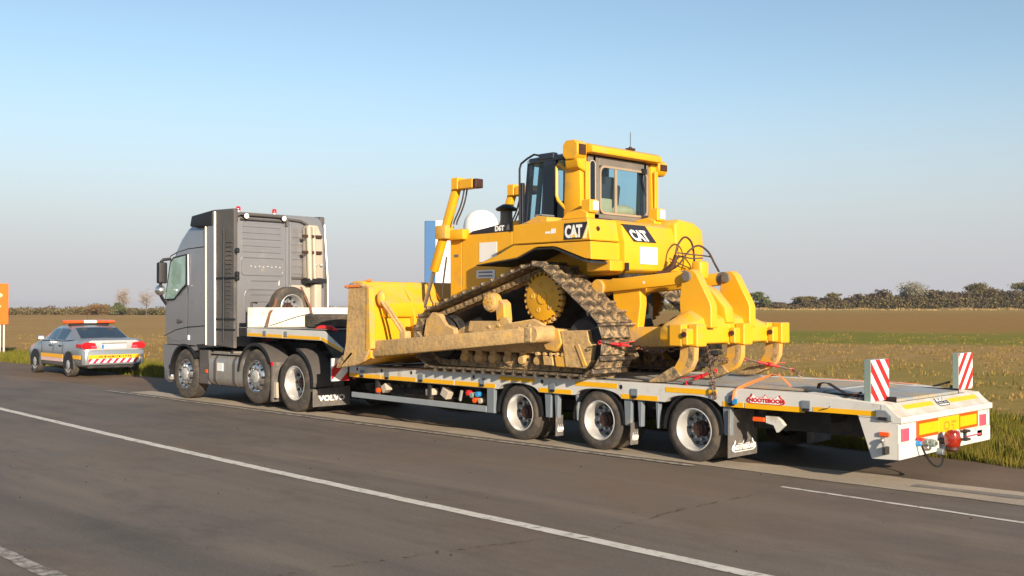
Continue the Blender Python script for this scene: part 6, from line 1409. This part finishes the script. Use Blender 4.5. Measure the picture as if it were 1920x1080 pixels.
# ================================================================ the escort car
CX_, CYC = -20.15, 2.05           # rear bumper, centre line
CR = thing('escort_car', (-22.4, CYC, 0), 'silver escort saloon with yellow band and orange roof light bar, parked ahead of the truck', 'car')
def crs(x, hw, zb, zt, k=.10, tuck=.05):
    """lower-body cross section"""
    P = [(-(hw-.10), zb), (-(hw-.03), zb+.05), (-hw, zb+.22), (-hw, (zb+zt)*.5+.05), (-(hw-.02), zt-.12), (-(hw-tuck), zt-.03), (-(hw-tuck-k), zt)]
    P = P + [(0, zt+.015)] + [(-y, z) for y, z in P[::-1]]
    return [(x, CYC + y, z) for y, z in P]
st = [(0.0, .62, .44, .74), (-.015, .78, .34, .88), (-.10, .84, .29, .99), (-.30, .865, .28, 1.015), (-.60, .875, .28, 1.01), (-.9, .88, .27, .98), (-1.3, .885, .25, .965), (-2.2, .885, .25, .955), (-3.0, .88, .25, .95), (-3.35, .875, .26, .93), (-3.75, .86, .27, .85), (-4.15, .82, .28, .77), (-4.35, .74, .32, .69), (-4.42, .60, .40, .60)]
b = MB(); b.loft([crs(CX_+x, h, zb, zt) for x, h, zb, zt in st]); body = obj('body', b, 'car_silver', CR, ang=50)
def gsec(x, hw, z, zt, ht):
    return [(CX_+x, CYC-hw, z), (CX_+x, CYC-ht-.015, zt-.05), (CX_+x, CYC-ht+.06, zt-.008), (CX_+x, CYC, zt+.012), (CX_+x, CYC+ht-.06, zt-.008), (CX_+x, CYC+ht+.015, zt-.05), (CX_+x, CYC+hw, z)]
GH = [(-.62, .80, .99, 1.01, .70), (-.80, .83, .98, 1.09, .68), (-1.28, .84, .96, 1.31, .62), (-1.45, .84, .955, 1.345, .61), (-1.9, .84, .95, 1.365, .62), (-2.4, .84, .95, 1.345, .62), (-2.60, .84, .95, 1.30, .63), (-2.98, .83, .95, 1.11, .70), (-3.20, .80, .94, .95, .72)]
b = MB(); b.loft([gsec(*g) for g in GH]); gh = obj('roof', b, 'car_silver', CR, ang=50)
def interp_g(x):
    xs_ = [g[0] for g in GH][::-1]; f = lambda k: float(np.interp(x, xs_, [g[k] for g in GH][::-1])); return [f(k) for k in range(1, 5)]
def side_pt(x, t, off, s):
    hw, z, zt, ht = interp_g(x); y = hw + (ht+.015-hw)*t + off; return (CX_+x, CYC - s*y, z + (zt-.05-z)*t)
for s in (1, -1):
    for x0, x1 in ((-1.30, -1.98), (-2.05, -2.72)):
        b = MB(); n = 6; lo = [side_pt(x0+(x1-x0)*k/n, .08, .006, s) for k in range(n+1)]; hi = [side_pt(x0+(x1-x0)*k/n, .93, .006, s) for k in range(n+1)]
        if x1 < -2.5: hi[-1] = side_pt(x1, .80, .006, s)
        for k in range(n): b.face([lo[k], lo[k+1], hi[k+1], hi[k]])
        obj('side_window', b, 'glass_dark', gh)
    b = MB(); b.box(CX_-2.02-.03, CX_-2.02+.03, CYC-s*.845-.006, CYC-s*.845+.006, .97, 1.0); obj('door_seam', b, 'spoiler', gh)
    for x in (-1.35, -2.05, -2.95):
        b = MB(); b.box(CX_+x-.006, CX_+x+.006, CYC-s*.886-.004, CYC-s*.886+.004, .40, .93); obj('door_seam', b, 'spoiler', body)
    for x in (-1.50, -2.25):
        b = MB(); b.box(CX_+x-.09, CX_+x+.06, CYC-s*.893-.014, CYC-s*.893+.014, .80, .835); obj('door_handle', b, 'spoiler', body, bev=.008)
    b = MB(); b.loft([[(CX_-2.80+dx, CYC-s*(.90+dy), .96+dz) for dx, dz in ((0, 0), (.13, .01), (.13, .11), (.02, .12))] for dy in (0, .17)]); mr1 = obj('side_mirror', b, 'car_silver', CR, bev=.02)
    b = MB(); b.box(CX_-2.668, CX_-2.66, CYC-s*1.0-.07, CYC-s*1.0+.07, .98, 1.06); obj('mirror_glass', b, 'chrome', mr1)
    # band along the side
    b = MB(); b.box(CX_-2.98, CX_-1.32, CYC-s*.889-.004, CYC-s*.889+.004, .485, .585); obj('yellow_band', b, 'car_yellow', body)
    b = MB(); b.box(CX_-2.98, CX_-1.32, CYC-s*.889-.0035, CYC-s*.889+.0035, .385, .480); obj('striped_band', b, stripe_mat('car_side_stripes', (1, 0, .2), .085, (.62, .22, .22), (.80, .78, .76), 0, .5), body)
    b = MB(); b.box(CX_-.62, CX_-.08, CYC-s*.872-.008, CYC-s*.872+.008, .485, .585); obj('yellow_band', b, 'car_yellow', body)
    for x in (-.87, -3.45):
        b = MB(); c = Vector((CX_+x, CYC-s*.74, .315))
        b.prism(arc(c.x, .32, .365, 0, 180, 16) + [(c.x-.365, .22), (c.x+.365, .22)], c.y-s*.16, c.y+s*.0 - s*.0 if False else CYC-s*.893); obj('wheel_arch', b, 'black', body)
        w = MB(); w.lathe([(.20, -.09), (.24, -.10), (.30, -.095), (.315, -.07), (.315, .07), (.30, .095), (.20, .09)], (c.x, CYC-s*.80, .315), 'y', 32); t_ = obj('wheel', w, 'rubber', CR)
        w = MB(); w.lathe([(.205, -.092*s), (.20, -.10*s), (.17, -.085*s), (.12, -.105*s), (.001, -.11*s)], (c.x, CYC-s*.80, .315), 'y', 28); rm = obj('hub_cap', w, 'rim', t_)
        w = MB()
        for k in range(8): a = k*.785; w.cyl((c.x+.145*math.cos(a), CYC-s*.905, .315+.145*math.sin(a)), (c.x+.145*math.cos(a), CYC-s*.88, .315+.145*math.sin(a)), .022, n=8)
        obj('cap_slot', w, 'black', rm)
# rear window following the slope
def rear_pt(t, v, off=.006):
    x = -.66 + (-1.24+.66)*t; hw, z, zt, ht = interp_g(x); return (CX_+x+off, CYC + v*(ht-.06), zt + .012 - .012*abs(v)**2 + off)
b = MB()
for i in range(6):
    for j in range(6):
        b.face([rear_pt(i/6, -1+j/3), rear_pt(i/6, -1+(j+1)/3), rear_pt((i+1)/6, -1+(j+1)/3), rear_pt((i+1)/6, -1+j/3)])
obj('rear_window', b, mat('car_rear_glass', (.022, .034, .045), .05, coat=1.0, var=.35, vs=1.5), gh)
for y in (-.36, .36):
    b = MB(); b.ball((CX_-1.15, CYC+y, 1.20), .11, (.5, 1.1, 1), 10); obj('headrest', b, 'seat', CR)
# tail: lamps, plate, seams, bands
for s in (1, -1):
    b = MB(); b.loft([[(CX_-.012+dx, CYC-s*y, z) for y, z in ((.45, .76), (.80, .745), (.80, .93), (.70, .945), (.50, .92))] for dx in (-.05, .022)]); tl = obj('tail_lamp', b, 'red_lens', CR, bev=.012)
    b = MB(); b.box(CX_-.42, CX_-.005, min(CYC-s*.80, CYC-s*.872), max(CYC-s*.80, CYC-s*.872), .78, .90); obj('lamp_wrap', b, 'red_lens', tl, bev=.02)
    b = MB(); b.box(CX_+.011, CX_+.014, min(CYC-s*.47, CYC-s*.62), max(CYC-s*.47, CYC-s*.62), .80, .84); obj('lamp_lens', b, 'pink_lens', tl)
b = MB(); b.loft([[(CX_-.07+dx, CYC+y, z) for y, z in ((-.68, .72), (.68, .72), (.70, .94), (.60, .985), (-.60, .985), (-.70, .94))] for dx in (-.04, .075)]); bt = obj('boot_lid', b, mat('silver_paint_sunlit', (.52, .52, .51), .3, .3, var=.03, coat=.5), CR, bev=.02, seg=2)  # lighter copy of the body paint, sunlight put into the colour
b = MB(); b.box(CX_+.002, CX_+.014, CYC-.34, CYC+.32, .765, .875); pl = obj('number_plate', b, 'plate_white', CR, bev=.003)
b = MB(); b.box(CX_+.0145, CX_+.016, CYC-.34, CYC-.28, .768, .872); obj('plate_band', b, 'plate_blue', pl)
b = MB(); b.box(CX_+.0, CX_+.02, CYC-.34, CYC+.34, .895, .915); obj('boot_handle', b, 'cab_grey', CR, bev=.006)
b = MB(); b.loft([[(CX_+dx, CYC+y, z) for y, z in ((-.83+i_, .33), (.83-i_, .33), (.845-i_, .50), (.84-i_, .70), (-.84+i_, .70), (-.845+i_, .50))] for dx, i_ in ((-.45, 0), (-.05, 0), (.03, .06), (.045, .12))]); bp_ = obj('rear_bumper', b, 'car_silver', CR, bev=.015, seg=2)
b = MB(); b.box(CX_+.03, CX_+.051, CYC-.70, CYC+.70, .50, .60); yb_ = obj('yellow_band', b, 'car_yellow', bp_)
b = MB(); r8 = random.Random(4)
y = CYC-.42
while y < CYC+.45:
    w = r8.uniform(.03, .05); b.box(CX_+.0512, CX_+.0525, y, y+w*.35, .525, .575); b.box(CX_+.0512, CX_+.0525, y+w*.35, y+w, r8.choice((.525, .545, .56)), .575 if r8.random() < .5 else .56); y += w + r8.choice((.02, .02, .05))
obj('printed_mark', b, 'hub', yb_)
b = MB(); b.box(CX_+.03, CX_+.050, CYC-.70, CYC+.70, .385, .495); obj('striped_band', b, stripe_mat('car_rear_stripes', (0, .75, -.66), .135, (.45, .015, .06), (.82, .80, .76), .2, .5), bp_)
b = MB(); b.box(CX_-.4, CX_-.0, CYC-.7, CYC+.7, .24, .33); obj('underbody', b, 'chassis', CR, bev=.02)
b = MB(); b.cyl((CX_-.5, CYC+.45, .26), (CX_+.0, CYC+.45, .26), .03); obj('exhaust', b, 'chassis', CR)
# light bar
zb_ = 1.405
b = MB(); b.box(CX_-1.86, CX_-1.70, CYC-.55, CYC+.55, zb_-.05, zb_-.0); lb = obj('light_bar', b, 'spoiler', CR, bev=.01)
for y0, y1, m in ((-.72, -.18, 'orange_lens'), (.18, .72, 'orange_lens'), (-.178, .178, 'white')):
    b = MB(); b.loft([[(CX_-1.78 + .13*c*k, CYC+y, zb_ + .055 + .055*e*k) for c, e in [(math.cos(a*.524), math.sin(a*.524)) for a in range(12)]] for y, k in (((y0, .55), (y0+.05, 1), (y1, 1)) if y0 < -.5 else (((y0, 1), (y1-.05, 1), (y1, .55)) if y0 > 0 else ((y0, 1), (y1, 1))))]); obj('beacon_lens', b, m, lb)
b = MB(); b.tube([(CX_-2.4, CYC+.2, 1.42), (CX_-2.55, CYC+.22, 1.95)], .004, 5); obj('antenna', b, 'black', CR)

CR.rotation_euler = (0, 0, R(-2.2)); CR.location.y += .02

# ---------------------------------------------------------------- thin autumn air over the whole place
hm_ = bpy.data.materials.new('thin_haze'); hm_.use_nodes = True
N_ = hm_.node_tree.nodes; N_.clear()
vo = N_.new('ShaderNodeVolumePrincipled'); ho = N_.new('ShaderNodeOutputMaterial')
vo.inputs['Color'].default_value = (0.86, 0.88, 0.93, 1); vo.inputs['Density'].default_value = 0.00022; vo.inputs['Anisotropy'].default_value = 0.2
hm_.node_tree.links.new(vo.outputs[0], ho.inputs['Volume'])
b = MB(); b.box(-3100, 1600, -1600, 3100, -3.0, 14.0)
o = obj('haze', b, hm_, None, (0, 0, 0), smooth=False); o['kind'] = 'stuff'; o['label'] = 'thin pale autumn haze over the fields'
